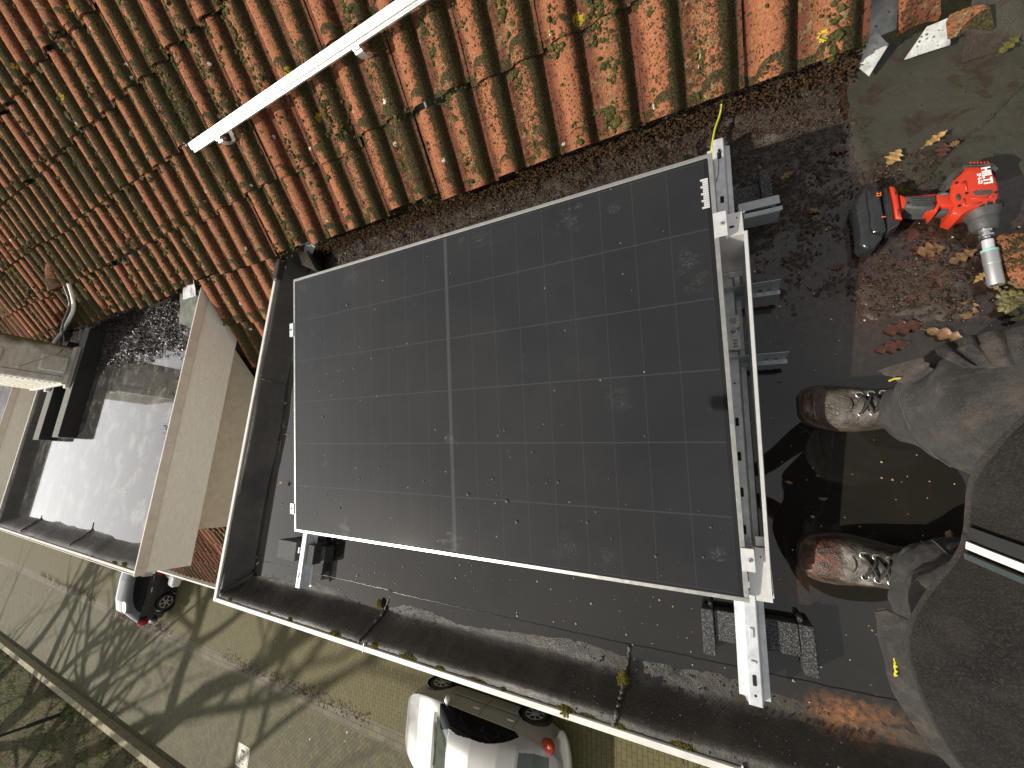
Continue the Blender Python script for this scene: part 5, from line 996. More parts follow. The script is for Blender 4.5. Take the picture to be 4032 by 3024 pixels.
for sg in (1, -1):
    tl_ = MB(); cxx, cyy, czz = 3.72, sg * .62, .80; v, f_ = ico(); import bmesh as _b
    bm = _b.new(); _b.ops.create_icosphere(bm, subdivisions=3, radius=1); v3 = np.array([q.co[:] for q in bm.verts]); f3 = [[q.index for q in fc.verts] for fc in bm.faces]; bm.free()
    tl_.add(v3 * [.16, .13, .15] + [cxx, cyy, czz], f3); n = N('tail_lamp'); n.set(col=(.35, .01, .015), rough=.12, coat=.8); to = obj('tail_light', tl_, n.m, SVR, smooth=True)
    obj('indicator', MB().add(v3 * [.045, .04, .045] + [cxx + .08, cyy + sg * .07, czz + .09], f3), N('orange_lamp').set(col=(.65, .14, .02), rough=.15), to, smooth=True)
    obj('headlight', MB().add(v3 * [.14, .13, .07] + [.32, sg * .50, .63], f3), N('lamp_glass').set(col=(.55, .55, .52), rough=.08), SVR, smooth=True)
obj('rear_bumper', MB().add(v3 * [.22, .80, .17] + [3.90, 0, .48], f3), paintm('silver_bumper', (.55, .53, .48)), SVR, smooth=True); obj('wiper', MB().tube([[1.14, .40, 1.0], [1.22, -.1, 1.02], [1.20, -.35, 1.02]], .012, 6), M_BLK, SVR)
SVR.rotation_euler.z = 0; SVR.location = (-5.36, -5.47, G)
# dark car, nose towards the houses, right side towards the camera
DKC = thing('car', 'dark grey car parked nose to the houses, its rear sticking out behind the cream dormer', 'car', (0, 0, 0))
Hd = ([0, .10, .25, .6, 1.15, 1.3, 1.95, 2.5, 3.2, 3.6, 3.9, 4.05, 4.15], [.50, .68, .78, .92, 1.02, 1.05, 1.44, 1.50, 1.49, 1.40, 1.12, .95, .5])
def gl_d(x, z, t, y):
    yo = abs(y)
    if 1.45 < x < 3.62 and t > 1.0:
        u = (x - 2.45) / 1.18; top = 1.00 + .36 * (max(0, 1 - abs(u) ** 3)) ** .7
        if 1.01 < z < top and yo > .42: return 'window'
    if 1.15 < x < 1.9 and t > 1.05 and yo < .62 - .1 * (x - 1.1) and z > 1.03: return 'windscreen'
    if 3.66 < x < 3.95 and yo < .55 and t > 1.1 and z > 1.03: return 'rear_window'
    return None
car(DKC, None, paintm('dark_grey_paint', (.035, .035, .038), .3, .25), 4.15, 1.72, Hd, .85, 3.40, .315, 6, lambda x: .97 - .22 * np.clip(.6 - x, 0, 1), gl_d, None, (1.5, 2.45, 3.3))
for sg in (1, -1): obj('tail_light', MB().add(v3 * [.10, .10, .17] + [4.00, sg * .72, .86], f3), N('tail_lamp_red').set(col=(.40, .01, .015), rough=.12), DKC, smooth=True)
obj('rear_bumper', MB().add(v3 * [.20, .80, .16] + [4.03, 0, .48], f3), paintm('dark_bumper', (.04, .04, .045), .2), DKC, smooth=True)
obj('door_handle', MB().box((2.75, .855, .86), (2.92, .880, .895), bev=.008).box((1.9, .855, .86), (2.07, .880, .895), bev=.008), M_ALUW, DKC, smooth=30)
# snow-white rime-like wet patches of sky on its roof come from the reflection itself
DKC.rotation_euler.z = R_(-90) ; DKC.location = (-18.78, -1.72, G)
# motor scooter between car and house
MS = thing('motor_scooter', 'red and white motor scooter standing between the dark car and the houses', 'motor scooter', (0, 0, 0)); M_SR = paintm('scooter_red', (.55, .02, .02), .1, .3); M_SW = paintm('scooter_white', (.75, .75, .73), .1, .3)
for wx in (.25, 1.5):
    wo = obj('wheel', MB().tube([[wx, -.05, .24], [wx, 0, .24], [wx, .05, .24]], [.20, .25, .20], 24), M_BLK, MS, smooth=True); obj('rim', MB().tube([[wx, -.055, .24], [wx, .055, .24]], .13, 20), M_RIM, wo, smooth=30)
obj('front_shield', MB().loft([[[.42 + .10 * h, -.22 * w_, .30 + .62 * h], [.36 + .10 * h, 0, .30 + .62 * h], [.42 + .10 * h, .22 * w_, .30 + .62 * h], [.47 + .10 * h, 0, .30 + .62 * h]] for h, w_ in ((0, .6), (.4, 1), (.8, 1), (1, .6))]), M_SR, MS, smooth=40)
obj('front_mudguard', MB().add(v3 * [.26, .09, .14] + [.25, 0, .42], f3), M_SW, MS, smooth=True); obj('floor_board', MB().box((.5, -.2, .26), (.95, .2, .33), bev=.02), M_SW, MS, smooth=30); obj('body', MB().add(v3 * [.48, .19, .22] + [1.32, 0, .52], f3), M_SR, MS, smooth=True); obj('side_panel', MB().add(v3 * [.35, .20, .12] + [1.40, 0, .60], f3), M_SW, MS, smooth=True)
obj('seat', MB().add(v3 * [.42, .15, .09] + [1.20, 0, .77], f3), M_BLK, MS, smooth=True); obj('handlebar', MB().tube([[.62, -.36, 1.0], [.55, -.15, .98], [.55, .15, .98], [.62, .36, 1.0]], .018, 8).tube([[.50, 0, .85], [.55, 0, 1.0]], .03, 8), M_BLK, MS, smooth=True); obj('headlight', MB().add(v3 * [.09, .14, .10] + [.47, 0, .98], f3), M_SW, MS, smooth=True); obj('top_box', MB().box((1.62, -.2, .72), (1.98, .2, 1.0), bev=.05), M_SW, MS, smooth=30); obj('wind_screen', MB().loft([[[.46 - .0 * h + .10 * h, -.2 * (1 - .3 * h), 1.02 + .38 * h], [.40 + .10 * h, 0, 1.02 + .38 * h], [.46 + .10 * h, .2 * (1 - .3 * h), 1.02 + .38 * h], [.425 + .10 * h, 0, 1.02 + .38 * h]] for h in (0, .5, 1)]), M_SW, MS, smooth=40)
MS.location = (-18.2, -3.75, G); MS.rotation_euler.z = R_(-8)
# ---------------------------------------------------------------- bare trees on the verge, whose shadows cross the street
rng = np.random.default_rng(99)
M_BARK = simple('bark', (.10, .085, .06), .9, 0, .4, 8, .6, 30)
def tree(x, y, h, r0, seed, label, depth=4):
    r = np.random.default_rng(seed); tr = MB(); br = MB()
    def grow(mb, p, d, L, rad, k):
        L = min(L, 6.0) if k < depth else L
        n_ = 6; pts = [p]; q = p; dd = d
        for i in range(n_): dd = dd + r.normal(0, .09, 3) + np.array([0, 0, .03]); dd = dd / np.linalg.norm(dd); q = q + dd * L / n_; pts.append(q)
        mb.tube(pts, np.linspace(rad, rad * .62, n_ + 1), 7 if rad > .05 else 4, cap=False)
        if k <= 0 or rad < .008: return
        nd = dd + r.normal(0, .12, 3); grow(br, q, nd / np.linalg.norm(nd), L * .62, rad * .62, k - 1)
        for c in range(r.integers(2, 4) - (1 if k < 3 else 0)):
            t = r.uniform(.45, 1.0); b = pts[min(n_, int(t * n_))]; a_ = r.uniform(0, 6.28); sp = r.uniform(.5, .95); side = np.cross(dd, [np.cos(a_), np.sin(a_), .2]); side /= np.linalg.norm(side) + 1e-9; nd = dd * (1 - sp * .45) + side * sp; nd /= np.linalg.norm(nd); grow(br, b, nd, L * r.uniform(.62, .85), rad * (.60 if t < .9 else .72) * r.uniform(.75, 1), k - 1)
    grow(tr, np.array([x, y, G - .1]), np.array([r.normal(0, .05), r.normal(0, .05), 1]), h * .62, r0, depth); T = thing('bare_tree', label, 'tree', (x, y, G), 'bare trees behind the kerb'); obj('trunk', tr, M_BARK, T, smooth=True); obj('branches', br, M_BARK, T, smooth=True); return T
def back(x, y, t): return x - .825 * t, y - .565 * t
for (x, y), h, r0, sd, lab in ((back(-32.5, -13.5, 8.5), 17, .42, 11, 'bare tree outside the left edge whose trunk shadow crosses the street'), (back(-15.9, -9.7, 13.5), 22, .50, 22, 'bare tree behind the kerb whose forked shadow falls on the street beside the service cover'), (back(-38, -13, 11), 18, .40, 33, 'farthest bare tree behind the kerb'), (back(-21.0, -9.9, 15.0), 20, .34, 44, 'slender bare tree between the two thick ones')):
    tree(x, y, h, r0, sd, lab)
# ---------------------------------------------------------------- the person holding the camera phone
def w2(x, y, z): return W(x * 4032 / 2212, y * 4032 / 2212, z)
PS = thing('person', 'person in worn dark trousers, black fleece and muddy boots standing in the water', 'person', (2.15, .27, 0))
VD = -CR[:, 2]; UX = CR[:, 0]; UY = CR[:, 1]
def skin(name, chains, mat, parent, sub=2):
    """one continuous surface grown from a skeleton: chains share joints by name"""
    vs = []; rad = []; idx = {}; ed = []
    for ch in chains:
        prev = None
        for key, p, r in ch:
            if key not in idx: idx[key] = len(vs); vs.append(np.array(p, float) - wloc(parent)); rad.append(r)
            if prev is not None: ed.append((prev, idx[key]))
            prev = idx[key]
    me = bpy.data.meshes.new(name); me.from_pydata([tuple(v) for v in vs], ed, []); me.update(); o = bpy.data.objects.new(name, me); SC.collection.objects.link(o); o.parent = parent
    md = o.modifiers.new('skin', 'SKIN'); sv = me.skin_vertices[0].data if len(me.skin_vertices) else None
    if sv is None:
        import bmesh
        bm = bmesh.new(); bm.from_mesh(me); bm.verts.layers.skin.verify(); bm.to_mesh(me); bm.free(); sv = me.skin_vertices[0].data
    for i, r in enumerate(rad): sv[i].radius = (r, r) if np.isscalar(r) else r; sv[i].use_root = (i == 0)
    md.use_smooth_shade = True; s2 = o.modifiers.new('sub', 'SUBSURF'); s2.levels = sub; s2.render_levels = sub; me.materials.append(mat); return o
M_SKIN = simple('skin', (.50, .29, .20), .5, 0, .1, 40)
pel = ('pel', (2.27, .27, .84), .11); sp = ('sp', (2.29, .27, 1.02), .11); chs = ('ch', (2.26, .27, 1.20), .095); nk = ('nk', (2.20, .27, 1.38), .05); hd = ('hd', (2.15, .27, 1.46), .075); ht = ('ht', (2.11, .27, 1.545), .075)
def hand(s, wrist, key):
    """fingers close round the phone edge; everything stays behind the lens"""
    pc = CC + UX * .085 + UY * (s * .034) - VD * .012; out = []
    palm = (key + 'pm', CC + UX * .10 + UY * (s * .062) - VD * .040, (.012, .030)); out.append([wrist, palm])
    for i, (a, ln) in enumerate(((.070, .9), (.088, 1), (.106, .95), (.124, .8))):
        b = CC + UX * a; out.append([palm, (key + 'a%d' % i, b + UY * (s * .058) - VD * .026, .0085), (key + 'b%d' % i, b + UY * (s * .047) - VD * .0075, .0075), (key + 'c%d' % i, b + UY * (s * (.047 - .018 * ln)) - VD * .0060, .0062)])
    out.append([palm, (key + 't0', CC + UX * .075 + UY * (s * .052) - VD * .034, .010), (key + 't1', CC + UX * .055 + UY * (s * .034) - VD * .028, .0085), (key + 't2', CC + UX * .045 + UY * (s * .020) - VD * .024, .0075)]); return out
wl = ('wl', CC + UX * .17 + UY * -.075 - VD * .085, .026); wr_ = ('wr', CC + UX * .17 + UY * .075 - VD * .085, .026)
chains = [[pel, sp, chs, nk, hd, ht], [chs, ('sl', (2.25, .12, 1.25), .045), ('el', (2.12, .0, 1.12), .036), wl], [chs, ('sr', (2.25, .42, 1.25), .045), ('er', (2.12, .56, 1.12), .036), wr_],
          [pel, ('hl', (2.24, .17, .76), .085), ('kl', (2.06, .09, .45), .055), ('al', (2.09, .10, .12), .036)], [pel, ('hr', (2.24, .37, .76), .085), ('kr', (2.12, .41, .45), .055), ('ar', (2.12, .47, .12), .036)]] + hand(-1, wl, 'L') + hand(1, wr_, 'R')
skin('body', chains, M_SKIN, PS, 2)
fc = MB()     # nose, ears; eyes and mouth lines
hc = np.array((2.13, .27, 1.505)); fd = np.array((-.80, 0, -.60)); fu = np.array((-.60, 0, .80)); sy = np.array((0, 1., 0))
def fpt(f, u, s): return hc + fd * f + fu * u + sy * s
fc.add(v3 * [.012, .011, .018] + fpt(.078, -.005, 0), f3)
for s in (-1, 1): fc.add(v3 * [.014, .006, .022] + fpt(-.005, 0, s * .078), f3)
obj('nose_and_ears', fc, M_SKIN, PS, smooth=True); ey = MB()
for s in (-1, 1): ey.add(v3 * .009 + fpt(.068, .018, s * .030), f3)
obj('eyes', ey, simple('eye', (.05, .04, .035), .1), PS, smooth=True); obj('mouth', MB().tube([fpt(.073, -.042, -.022), fpt(.077, -.040, 0), fpt(.073, -.042, .022)], .004, 6), simple('lip', (.36, .13, .11), .5), PS, smooth=True)
obj('beanie', MB().add(v3 * [.098, .090, .070] + (hc + fu * .055 - fd * .012), f3), simple('black_knit', (.015, .015, .016), .9, 0, .3, 90, .8, 200), PS, smooth=True)
ph = MB(); M = np.eye(4); M[:3, 0] = UX; M[:3, 1] = UY; M[:3, 2] = -VD; M[:3, 3] = CC; ph.box((-.016, -.036, .0015), (.131, .036, .0095), M, bev=.003)
o = obj('phone', ph, M_BP, smooth=30); tag(o, 'black phone held in both hands in front of the chest', 'phone')
# trousers
def m_cloth(name, a, b, sc, wear=.0, sh=.05, fold=1.7):
    n = N(name); c = n.mix(n.rng(n.noise(n.P, 7, 5, .65), .35, .7), a, b); c = n.mix(n.mth('MULTIPLY', n.rng(n.noise(n.map(n.P, sc=(1, 1, .5)), 26, 5, .75), .48, .72), wear), c, (.11, .092, .075))
    c = n.mix(n.mth('MULTIPLY', n.rng(n.noise(n.P, 420, 3, .85), .50, .68), .6), c, tuple(min(1, k * 2.3) for k in b)); n.set(col=c, rough=.95, spec=.15, sheen=sh)
    n.bump(n.mth('ADD', n.mth('MULTIPLY', n.noise(n.map(n.P, rot=(.3, .5, 0), sc=(1, 2.2, .8)), 11, 2, .4, .3), fold), n.mth('MULTIPLY', n.noise(n.P, 700, 2), .30)), .8, .008); return n.m
M_TRS = m_cloth('work_trousers', (.017, .016, .015), (.038, .035, .032), 1, .65); M_FLC = m_cloth('black_fleece', (.009, .008, .0075), (.022, .020, .0175), 1, .12, .0, .25)
def tubeloft(C, Rx, Ry, n=40, m=60, wr=.03, seed=0, cap=False):
    C = np.array(C, float); k = np.linspace(0, len(C) - 1, m); i = np.clip(k.astype(int), 0, len(C) - 2); f = (k - i); f = (f * f * (3 - 2 * f) * .5 + f * .5)[:, None]
    P = C[i] * (1 - f) + C[i + 1] * f; rx = np.interp(k, range(len(C)), Rx); ry = np.interp(k, range(len(C)), Ry); a = np.linspace(0, 2 * np.pi, n, endpoint=False)[None]
    z = P[:, 2][:, None]; w_ = 1 + wr * (np.sin(z * 46 + 2.2 * np.sin(a + seed) + seed) * np.cos(a * 1.0 + seed) + .45 * np.sin(z * 105 + 3.5 * np.sin(2 * a + seed * 2)) * np.maximum(0, np.sin(z * 13 + a)) + 1.4 * (fbm(np.cos(a) * 2 + z * 0, np.sin(a) * 2 + z * 7, 1.6, 3, seed) - .5) * 2)
    X = P[:, 0][:, None] + rx[:, None] * np.cos(a) * w_; Y = P[:, 1][:, None] + ry[:, None] * np.sin(a) * w_; Z = z + .012 * np.sin(a * 2 + seed) + 0 * X; return np.stack([X, Y, Z], -1)
tr = MB(); zz = [.075, .15, .28, .42, .56, .70, .84]
RL_ = tubeloft([(2.125, .455, .085), (2.13, .450, .16), (2.125, .435, .28), (2.105, .415, .42), (2.115, .395, .55), (2.17, .375, .70), (2.24, .34, .86)], [.088, .095, .115, .125, .125, .125, .13], [.075, .092, .118, .122, .115, .12, .15], seed=1, wr=.045)
LL_ = tubeloft([(2.085, .095, .075), (2.085, .095, .15), (2.06, .090, .28), (2.045, .085, .42), (2.09, .11, .55), (2.17, .15, .70), (2.24, .20, .86)], [.072, .085, .105, .12, .12, .125, .13], [.064, .078, .105, .115, .11, .12, .15], seed=4, wr=.075)
tr.loft(RL_, False); tr.loft(LL_, False)
for L_ in (RL_, LL_):   # turned hem
    c = L_[0].mean(0); tr.loft([L_[0], c + (L_[0] - c) * 1.03 + [0, 0, -.012], c + (L_[0] - c) * .95 + [0, 0, -.012]], False)
obj('trousers', tr, M_TRS, PS, smooth=True)
# seams: lines of stitching across the knee pads
sm = MB()
def on(L_, i, a0, a1, k=14, off=.003, r=.0014):
    js = np.linspace(a0, a1, k); n_ = L_.shape[1]; P = np.array([L_[i, int(j) % n_] for j in js]); c = L_[i].mean(0); sm.tube(P + (P - c) / np.linalg.norm(P - c, axis=1)[:, None] * .0012, .0010, 5)
for i in (24,): on(RL_, i, 12, 29, 18)
def alongseam(L_, j, i0, i1): P = L_[i0:i1, j]; c = L_[i0:i1].mean(1); sm.tube(P + (P - c) / np.linalg.norm(P - c, axis=1)[:, None] * .0008, .0011, 5)
alongseam(RL_, 13, 2, 50); alongseam(RL_, 27, 2, 50); alongseam(LL_, 13, 2, 50)
obj('trouser_seams', sm, simple('faded_thread', (.075, .068, .06), .9), PS, smooth=True)
# hanging holster pockets
def flap(name, rows, th, mat, sub=6, smooth=True):
    A = np.array(rows, float); n_ = A.shape[1]; t = np.linspace(0, n_ - 1, n_ * sub); i = np.clip(t.astype(int), 0, n_ - 2); f = (t - i)[None, :, None]; B = A[:, i] * (1 - f) + A[:, i + 1] * f
    B = B + np.array([0, 0, .004]) * np.sin(np.arange(B.shape[1]) * .9)[None, :, None]; D = B - np.array([0, 0, th]); mb = MB().grid(B).grid(D[:, ::-1]); mb.grid(np.stack([B[0], D[0]])[::-1]); mb.grid(np.stack([B[-1], D[-1]])); return obj(name, mb, mat, PS, smooth=smooth)
flap('holster_pocket', [[w2(1893, 1322, .50), w2(1906, 1402, .495), w2(1933, 1503, .49), w2(2001, 1605, .49), w2(2060, 1665, .49)], [w2(1915, 1318, .52), w2(1932, 1400, .52), w2(1962, 1500, .52), w2(2020, 1585, .52), w2(2090, 1650, .52)], [w2(1975, 1345, .54), w2(1980, 1430, .55), w2(2000, 1500, .55), w2(2050, 1570, .55), w2(2120, 1640, .55)]], .010, M_TRS)
flap('holster_pocket', [[w2(2025, 748, .60), w2(2080, 728, .60), w2(2140, 716, .61), w2(2225, 700, .62)], [w2(2035, 762, .615), w2(2090, 750, .615), w2(2150, 742, .625), w2(2225, 738, .635)], [w2(2090, 790, .58), w2(2130, 790, .58), w2(2170, 790, .60), w2(2240, 790, .61)]], .012, M_TRS)
flap('cargo_flap', [[w2(1898, 800, .42), w2(1930, 812, .42), w2(1962, 832, .42)], [w2(1925, 790, .44), w2(1955, 800, .44), w2(1985, 822, .44)], [w2(1990, 772, .47), w2(2005, 785, .47), w2(2015, 800, .48)]], .010, M_TRS)
ye = MB(); P = [w2(1929 + (i % 2) * 6 + i * .25, 1382 + i * 5.2, .515) for i in range(16)]; ye.tube(P, .0011, 5); ye.tube([w2(1931 + i * .2 + 1.5 * math.sin(i * 2.1), 1380 + i * 5.4, .514) for i in range(16)], .0010, 5)
obj('embroidery', ye, simple('yellow_thread', (.75, .68, .03), .6), PS); obj('embroidery', MB().tube([w2(1920, 823, .432), w2(1932, 818, .432), w2(1945, 817, .432)], .0016, 5), simple('gold_thread', (.7, .50, .05), .5), PS)
# fleece jacket, open at the zip
hem = np.array([tuple(w2(2093, 1150, .70)), tuple(w2(2106, 1040, .725)), tuple(w2(2215, 910, .765)), (2.15, .53, .72), (2.33, .50, .70), (2.45, .36, .70), (2.46, .18, .70), (2.38, .02, .68), (2.22, -.10, .66), (2.06, -.125, .63), (1.955, -.085, .62), (1.895, -.015, .635), (1.868, .06, .655), (1.866, .125, .67), tuple(w2(2062, 1216, .69))])
ang = np.radians(180 - np.arange(15) * 24)
def ring(z, cx, cy, rx, ry): return np.stack([cx + rx * np.cos(ang), cy + ry * np.sin(ang), np.full(15, z)], -1)
RG = [hem, ring(.88, 2.23, .25, .22, .25), ring(1.05, 2.27, .27, .18, .235), ring(1.20, 2.26, .27, .16, .235), ring(1.31, 2.24, .27, .13, .20), ring(1.37, 2.22, .27, .085, .11), ring(1.42, 2.20, .27, .075, .075)]
def closed(P, m=90):
    n_ = len(P); t = np.arange(m) * n_ / m; i = t.astype(int); f = (t - i)[:, None]; p0, p1, p2, p3 = P[(i - 1) % n_], P[i % n_], P[(i + 1) % n_], P[(i + 2) % n_]
    return .5 * ((2 * p1) + (-p0 + p2) * f + (2 * p0 - 5 * p1 + 4 * p2 - p3) * f ** 2 + (-p0 + 3 * p1 - 3 * p2 + p3) * f ** 3)
RG = [closed(r) for r in RG]; k = np.linspace(0, len(RG) - 1, 60); JK = []
for q in k: i = min(int(q), len(RG) - 2); f = q - i; JK.append(RG[i] * (1 - f) + RG[i + 1] * f)
JK = np.array(JK); aa = np.linspace(0, 2 * np.pi, 90, endpoint=False)[None]; cz = JK.mean(1)[:, None]; wv = 1 + .022 * np.sin(JK[..., 2] * 40 + 3 * np.sin(aa * 2)) * sstep(0, 8, np.arange(60))[:, None] + .02 * (fbm(np.cos(aa) * 3, np.sin(aa) * 3 + JK[..., 2] * 5, 1.5, 3, 6) - .5)
JK[..., :2] = cz[..., :2] + (JK[..., :2] - cz[..., :2]) * wv[..., None]
jk = MB(); c0 = JK[0].mean(0); inner = JK[:14] + (JK[:14].mean(1)[:, None] - JK[:14]) * .045
hb = [JK[0], JK[0] + (c0 - JK[0]) * .012 + [0, 0, -.010], JK[0] + (c0 - JK[0]) * .035 + [0, 0, -.008]]
jk.loft(JK, False); jk.loft([inner[13 - i] for i in range(13)] + [hb[2], hb[1], hb[0]], False)
for s, e_, w_ in ((-1, (2.12, .0, 1.12), wl), (1, (2.12, .56, 1.12), wr_)):
    S = np.array([(2.26, .27 + s * .15, 1.26), (2.25, .27 + s * .20, 1.24), e_, np.array(w_[1]) * .82 + np.array(e_) * .18, np.array(w_[1])]); tt_ = np.linspace(0, 4, 26); Q = np.stack([np.interp(tt_, range(5), S[:, c]) for c in range(3)], -1); jk.tube(Q, np.interp(tt_, range(5), [.075, .078, .06, .045, .038]) * (1 + .04 * np.sin(tt_ * 9)), 18)
obj('jacket', jk, M_FLC, PS, smooth=True)
hm = MB(); hm.tube(np.concatenate([JK[0], JK[0][:1]]) + [0, 0, -.003], .0035, 8); obj('jacket_hem', hm, m_cloth('fleece_binding', (.022, .019, .017), (.036, .032, .028), 1, .1), PS, smooth=True)
# zip: pale reflective piping, teeth and tape running up the front edge
def strip(pts, off, wd, mat, name, th=.002):
    P = np.array(pts, float); d = np.gradient(P, axis=0); d /= np.linalg.norm(d, axis=1)[:, None]; nn_ = np.array([-.75, -.1, .65]); s_ = np.cross(d, nn_); s_ /= np.linalg.norm(s_, axis=1)[:, None]; a = P + s_ * (off - wd / 2); b = P + s_ * (off + wd / 2); up_ = nn_ * th
    mb = MB(); mb.loft([[a[i], b[i], b[i] + up_, a[i] + up_] for i in range(len(P))]); return obj(name, mb, mat, PS)
# follow the front line of the jacket itself (column 89 is just left of the opening)
pz = np.array([w2(2092, 1169, .702), w2(2150, 1192, .722), w2(2215, 1217, .742), (1.985, .185, .80), (2.05, .19, .90), (2.08, .2, 1.0)]); tz_ = np.linspace(0, 5, 34); col = np.stack([np.interp(tz_, range(6), pz[:, c]) for c in range(3)], -1)
strip(col, .004, .008, simple('reflective_piping', (.80, .72, .66), .35), 'zip_piping', .004); strip(col, -.010, .014, simple('zip_tape', (.008, .009, .009), .8), 'zip_tape', .003)
tz = MB()
for i in range(0, 33):
    for f in (0, .25, .5, .75): 
        p = col[i] * (1 - f) + col[min(33, i + 1)] * f; tz.add(v3[:0], []) if False else tz.box(p + np.array([-.006, -.019, .000]), p + np.array([-.001, -.013, .005]))
obj('zip_teeth', tz, simple('zip_teeth', (.06, .075, .075), .3), PS)
# boots
def m_boot():
    n = N('muddy_boot_leather'); x, y, z = n.sep(n.P); f = n.noise(n.P, 24, 5, .7); g = n.noise(n.P, 55, 5, .75)
    c = n.mix(n.rng(f, .38, .66), (.024, .019, .015), (.125, .110, .088)); toe = n.rng(n.mth('ADD', x, n.mth('MULTIPLY', g, .10)), 1.955, 2.0)
    c = n.mix(toe, n.mix(n.rng(g, .44, .66), (.030, .019, .014), (.17, .050, .022)), c); c = n.mix(n.rng(n.noise(n.P, 14, 4, .6), .56, .70), c, (.25, .24, .20)); c = n.mix(n.mth('MULTIPLY', n.rng(z, .012, .035, 1, 0), .8), c, (.15, .075, .035))
    n.set(col=c, rough=n.rng(g, .3, .7, .22, .6)); n.bump(n.mth('ADD', n.noise(n.P, 70, 4, .7), n.mth('MULTIPLY', n.noise(n.P, 260, 3), .5)), .8, .005); return n.m
M_BOOT = m_boot(); M_SOLE = simple('boot_sole', (.045, .032, .024), .5, 0, .4, 40, .6, 100); M_LACE = simple('boot_lace', (.02, .017, .015), .7, 0, .6, 120, .6, 400); M_HOOK = simple('lace_hook', (.75, .74, .70), .25, .9)
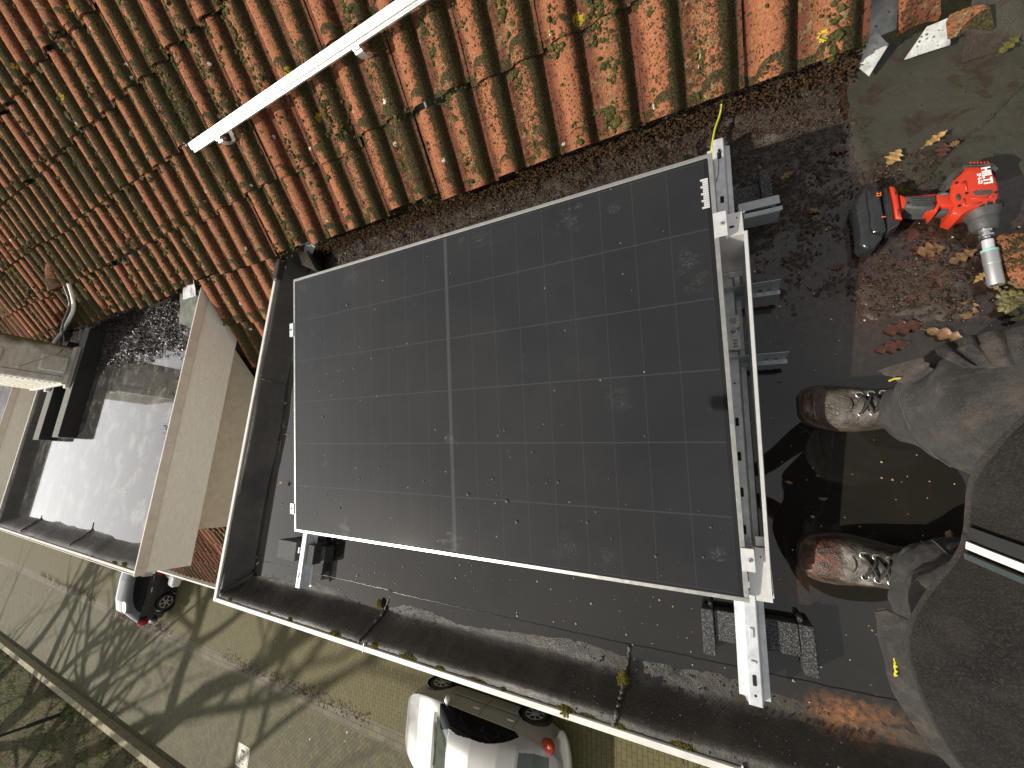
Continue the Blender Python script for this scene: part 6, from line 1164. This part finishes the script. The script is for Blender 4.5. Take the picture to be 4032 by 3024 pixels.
def boot(tx, ty, ang_, side, label):
    B = bpy.data.objects.new('boot', None); SC.collection.objects.link(B); B.parent = PS; B.location = (0, 0, 0); B['label'] = label
    Mt = xf((tx, ty, 0), (0, 0, ang_)); tf = lambda P: (np.asarray(P, float).reshape(-1, 3) @ Mt[:3, :3].T + Mt[:3, 3]).reshape(np.shape(P)); Lb = .305
    t = np.array([0, .012, .04, .09, .16, .26, .38, .50, .62, .74, .86, .95, 1.0]); hw = np.array([.010, .024, .038, .048, .054, .058, .055, .050, .046, .044, .043, .036, .020]); hh = np.array([.018, .030, .044, .056, .062, .066, .078, .096, .116, .135, .145, .14, .12]); sh = side * np.array([.012, .010, .008, .006, .004, .0, -.003, -.003, 0, 0, 0, 0, 0])
    ts = np.linspace(0, 1, 48) ** 1.25; a = np.linspace(0, np.pi, 22); rings = []
    for q in ts:
        w_, h_, o_ = np.interp(q, t, hw), np.interp(q, t, hh), np.interp(q, t, sh); p = .62 + .25 * q
        rings.append([[q * Lb, o_ + w_ * np.cos(b) * (abs(np.cos(b)) ** (p - 1) if abs(np.cos(b)) > 1e-3 else 0), .012 + (h_ - .012) * np.sin(b) ** .8] for b in a])
    up_ = MB().grid(tf(np.array(rings)))
    up_.loft(tf(np.array([[[.225 + rx_ * np.cos(b), ry_ * np.sin(b), z_] for b in np.linspace(0, 2 * np.pi, 24, endpoint=False)] for z_, rx_, ry_ in ((.08, .070, .042), (.13, .062, .045), (.19, .058, .046), (.21, .055, .044))])), False)
    obj('upper', up_, M_BOOT, B, smooth=True)
    out = [(q * Lb - .004 + (.008 if q > .97 else 0), np.interp(q, t, sh) + (np.interp(q, t, hw) + .005)) for q in ts[1:]] + [(q * Lb - .004, np.interp(q, t, sh) - (np.interp(q, t, hw) + .005)) for q in ts[1:][::-1]]
    op = tf(np.array([(x_, y_, 0) for x_, y_ in out]))[:, :2]; ar = np.sum(op[:, 0] * np.roll(op[:, 1], -1) - np.roll(op[:, 0], -1) * op[:, 1]); op = op if ar > 0 else op[::-1]
    obj('sole', MB().prism(op, -.008, .020, bev=.003), M_SOLE, B, smooth=40)
    obj('toe_seam', MB().tube(tf(np.array([[.075 + .03 * np.cos(u_), .048 * np.sin(u_), .058 - .028 * abs(np.sin(u_)) ** 2] for u_ in np.linspace(-1.5, 1.5, 20)])), .0018, 6), M_BOOT, B, smooth=True)
    def top(q, v): h_ = np.interp(q, t, hh); return np.array([q * Lb, v * .8, .012 + (h_ - .012) * (1 - (v / np.interp(q, t, hw)) ** 2) ** .5 + .004])
    for sg_ in (-1, 1):
        obj('seam', MB().tube(tf(np.array([top(q_, sg_ * (.034 + .010 * math.sin((q_ - .3) * 5))) + [0, 0, -.0005] for q_ in np.linspace(.30, .72, 16)])), .0013, 5), M_LACE, B, smooth=True)
    obj('seam', MB().tube(tf(np.array([top(.30 + .03 * (1 - (v_ / .034) ** 2), v_) + [0, 0, -.0005] for v_ in np.linspace(-.034, .034, 14)])), .0013, 5), M_LACE, B, smooth=True)
    obj('tongue', MB().grid(tf(np.array([[top(q, v) + [0, 0, -.0015] for v in np.linspace(-.020, .020, 7)] for q in np.linspace(.36, .78, 16)]))), simple('boot_tongue', (.055, .05, .043), .6, 0, .4, 50, .4, 150), B, smooth=True)
    lc = MB(); qs = [.38, .45, .52, .59]
    for i, q in enumerate(qs):
        for s in (-1, 1):
            c = top(q, s * .030) + [0, 0, .001]; obj('lace_hook', MB().tube(tf(np.array([c + [.0068 * np.cos(u_), .0068 * np.sin(u_), .0030] for u_ in np.linspace(0, 2 * np.pi, 13)])), .0021, 6, cap=False), M_HOOK, B, smooth=True)
            lc.tube(tf(np.array([top(q, s * v) + [.0 + .002 * k_, 0, .005 + .002 * math.sin(k_)] for k_, v in enumerate(np.linspace(.030, -.030, 9))])), .0028, 6)
            if i < 3: lc.tube(tf(np.array([top(q + (qs[i + 1] - q) * f, s * (.030 - .060 * f)) + [0, 0, .008] for f in np.linspace(0, 1, 9)])), .0028, 6)
    obj('lace', lc, M_LACE, B, smooth=True); return B
boot(1.893, .490, R_(-2), 1, 'boot nearer the wrench, dark reddish toe'); boot(1.852, .108, R_(-4), -1, 'boot nearer the street, pale scuffed toe')
# small stones and grit in the water
n_ = 900; X = rng.uniform(-.5, 2.4, n_); Y = rng.uniform(-.34, 1.2, n_); P = np.stack([X, Y, np.full(n_, -.001)], -1); o = obj('grit', blobs(P, rng.gamma(2, .0006, n_) + .0006, .6), simple('pale_grit', (.40, .33, .22), .7, 0, .5, 60)); tag(o, 'fine pale grit specks on the flooded felt', 'grit', kind='stuff')
# rain beads on the felt near the trim
n_ = 2600; X = rng.uniform(-.58, 2.4, n_); Y = -.37 + rng.power(1.3, n_) * .19; q = fbm(X, Y, 6, 3, 4) > .50; P = np.stack([X[q], Y[q], deck_z(X[q], Y[q]) + .0005], -1); n = N('water_bead'); n.set(col=(.03, .03, .03), rough=.02, ior=1.33, coat=1.0)
o = obj('water_beads', blobs(P, rng.gamma(2, .0006, len(P)) + .0007, .5, .05), n.m, smooth=True); tag(o, 'rain beads glinting on the felt along the white front trim', 'water beads', kind='stuff')
for o in bpy.data.objects:
    if 'kind' in o and o['kind'] in ('structure',) and 'label' not in o: pass
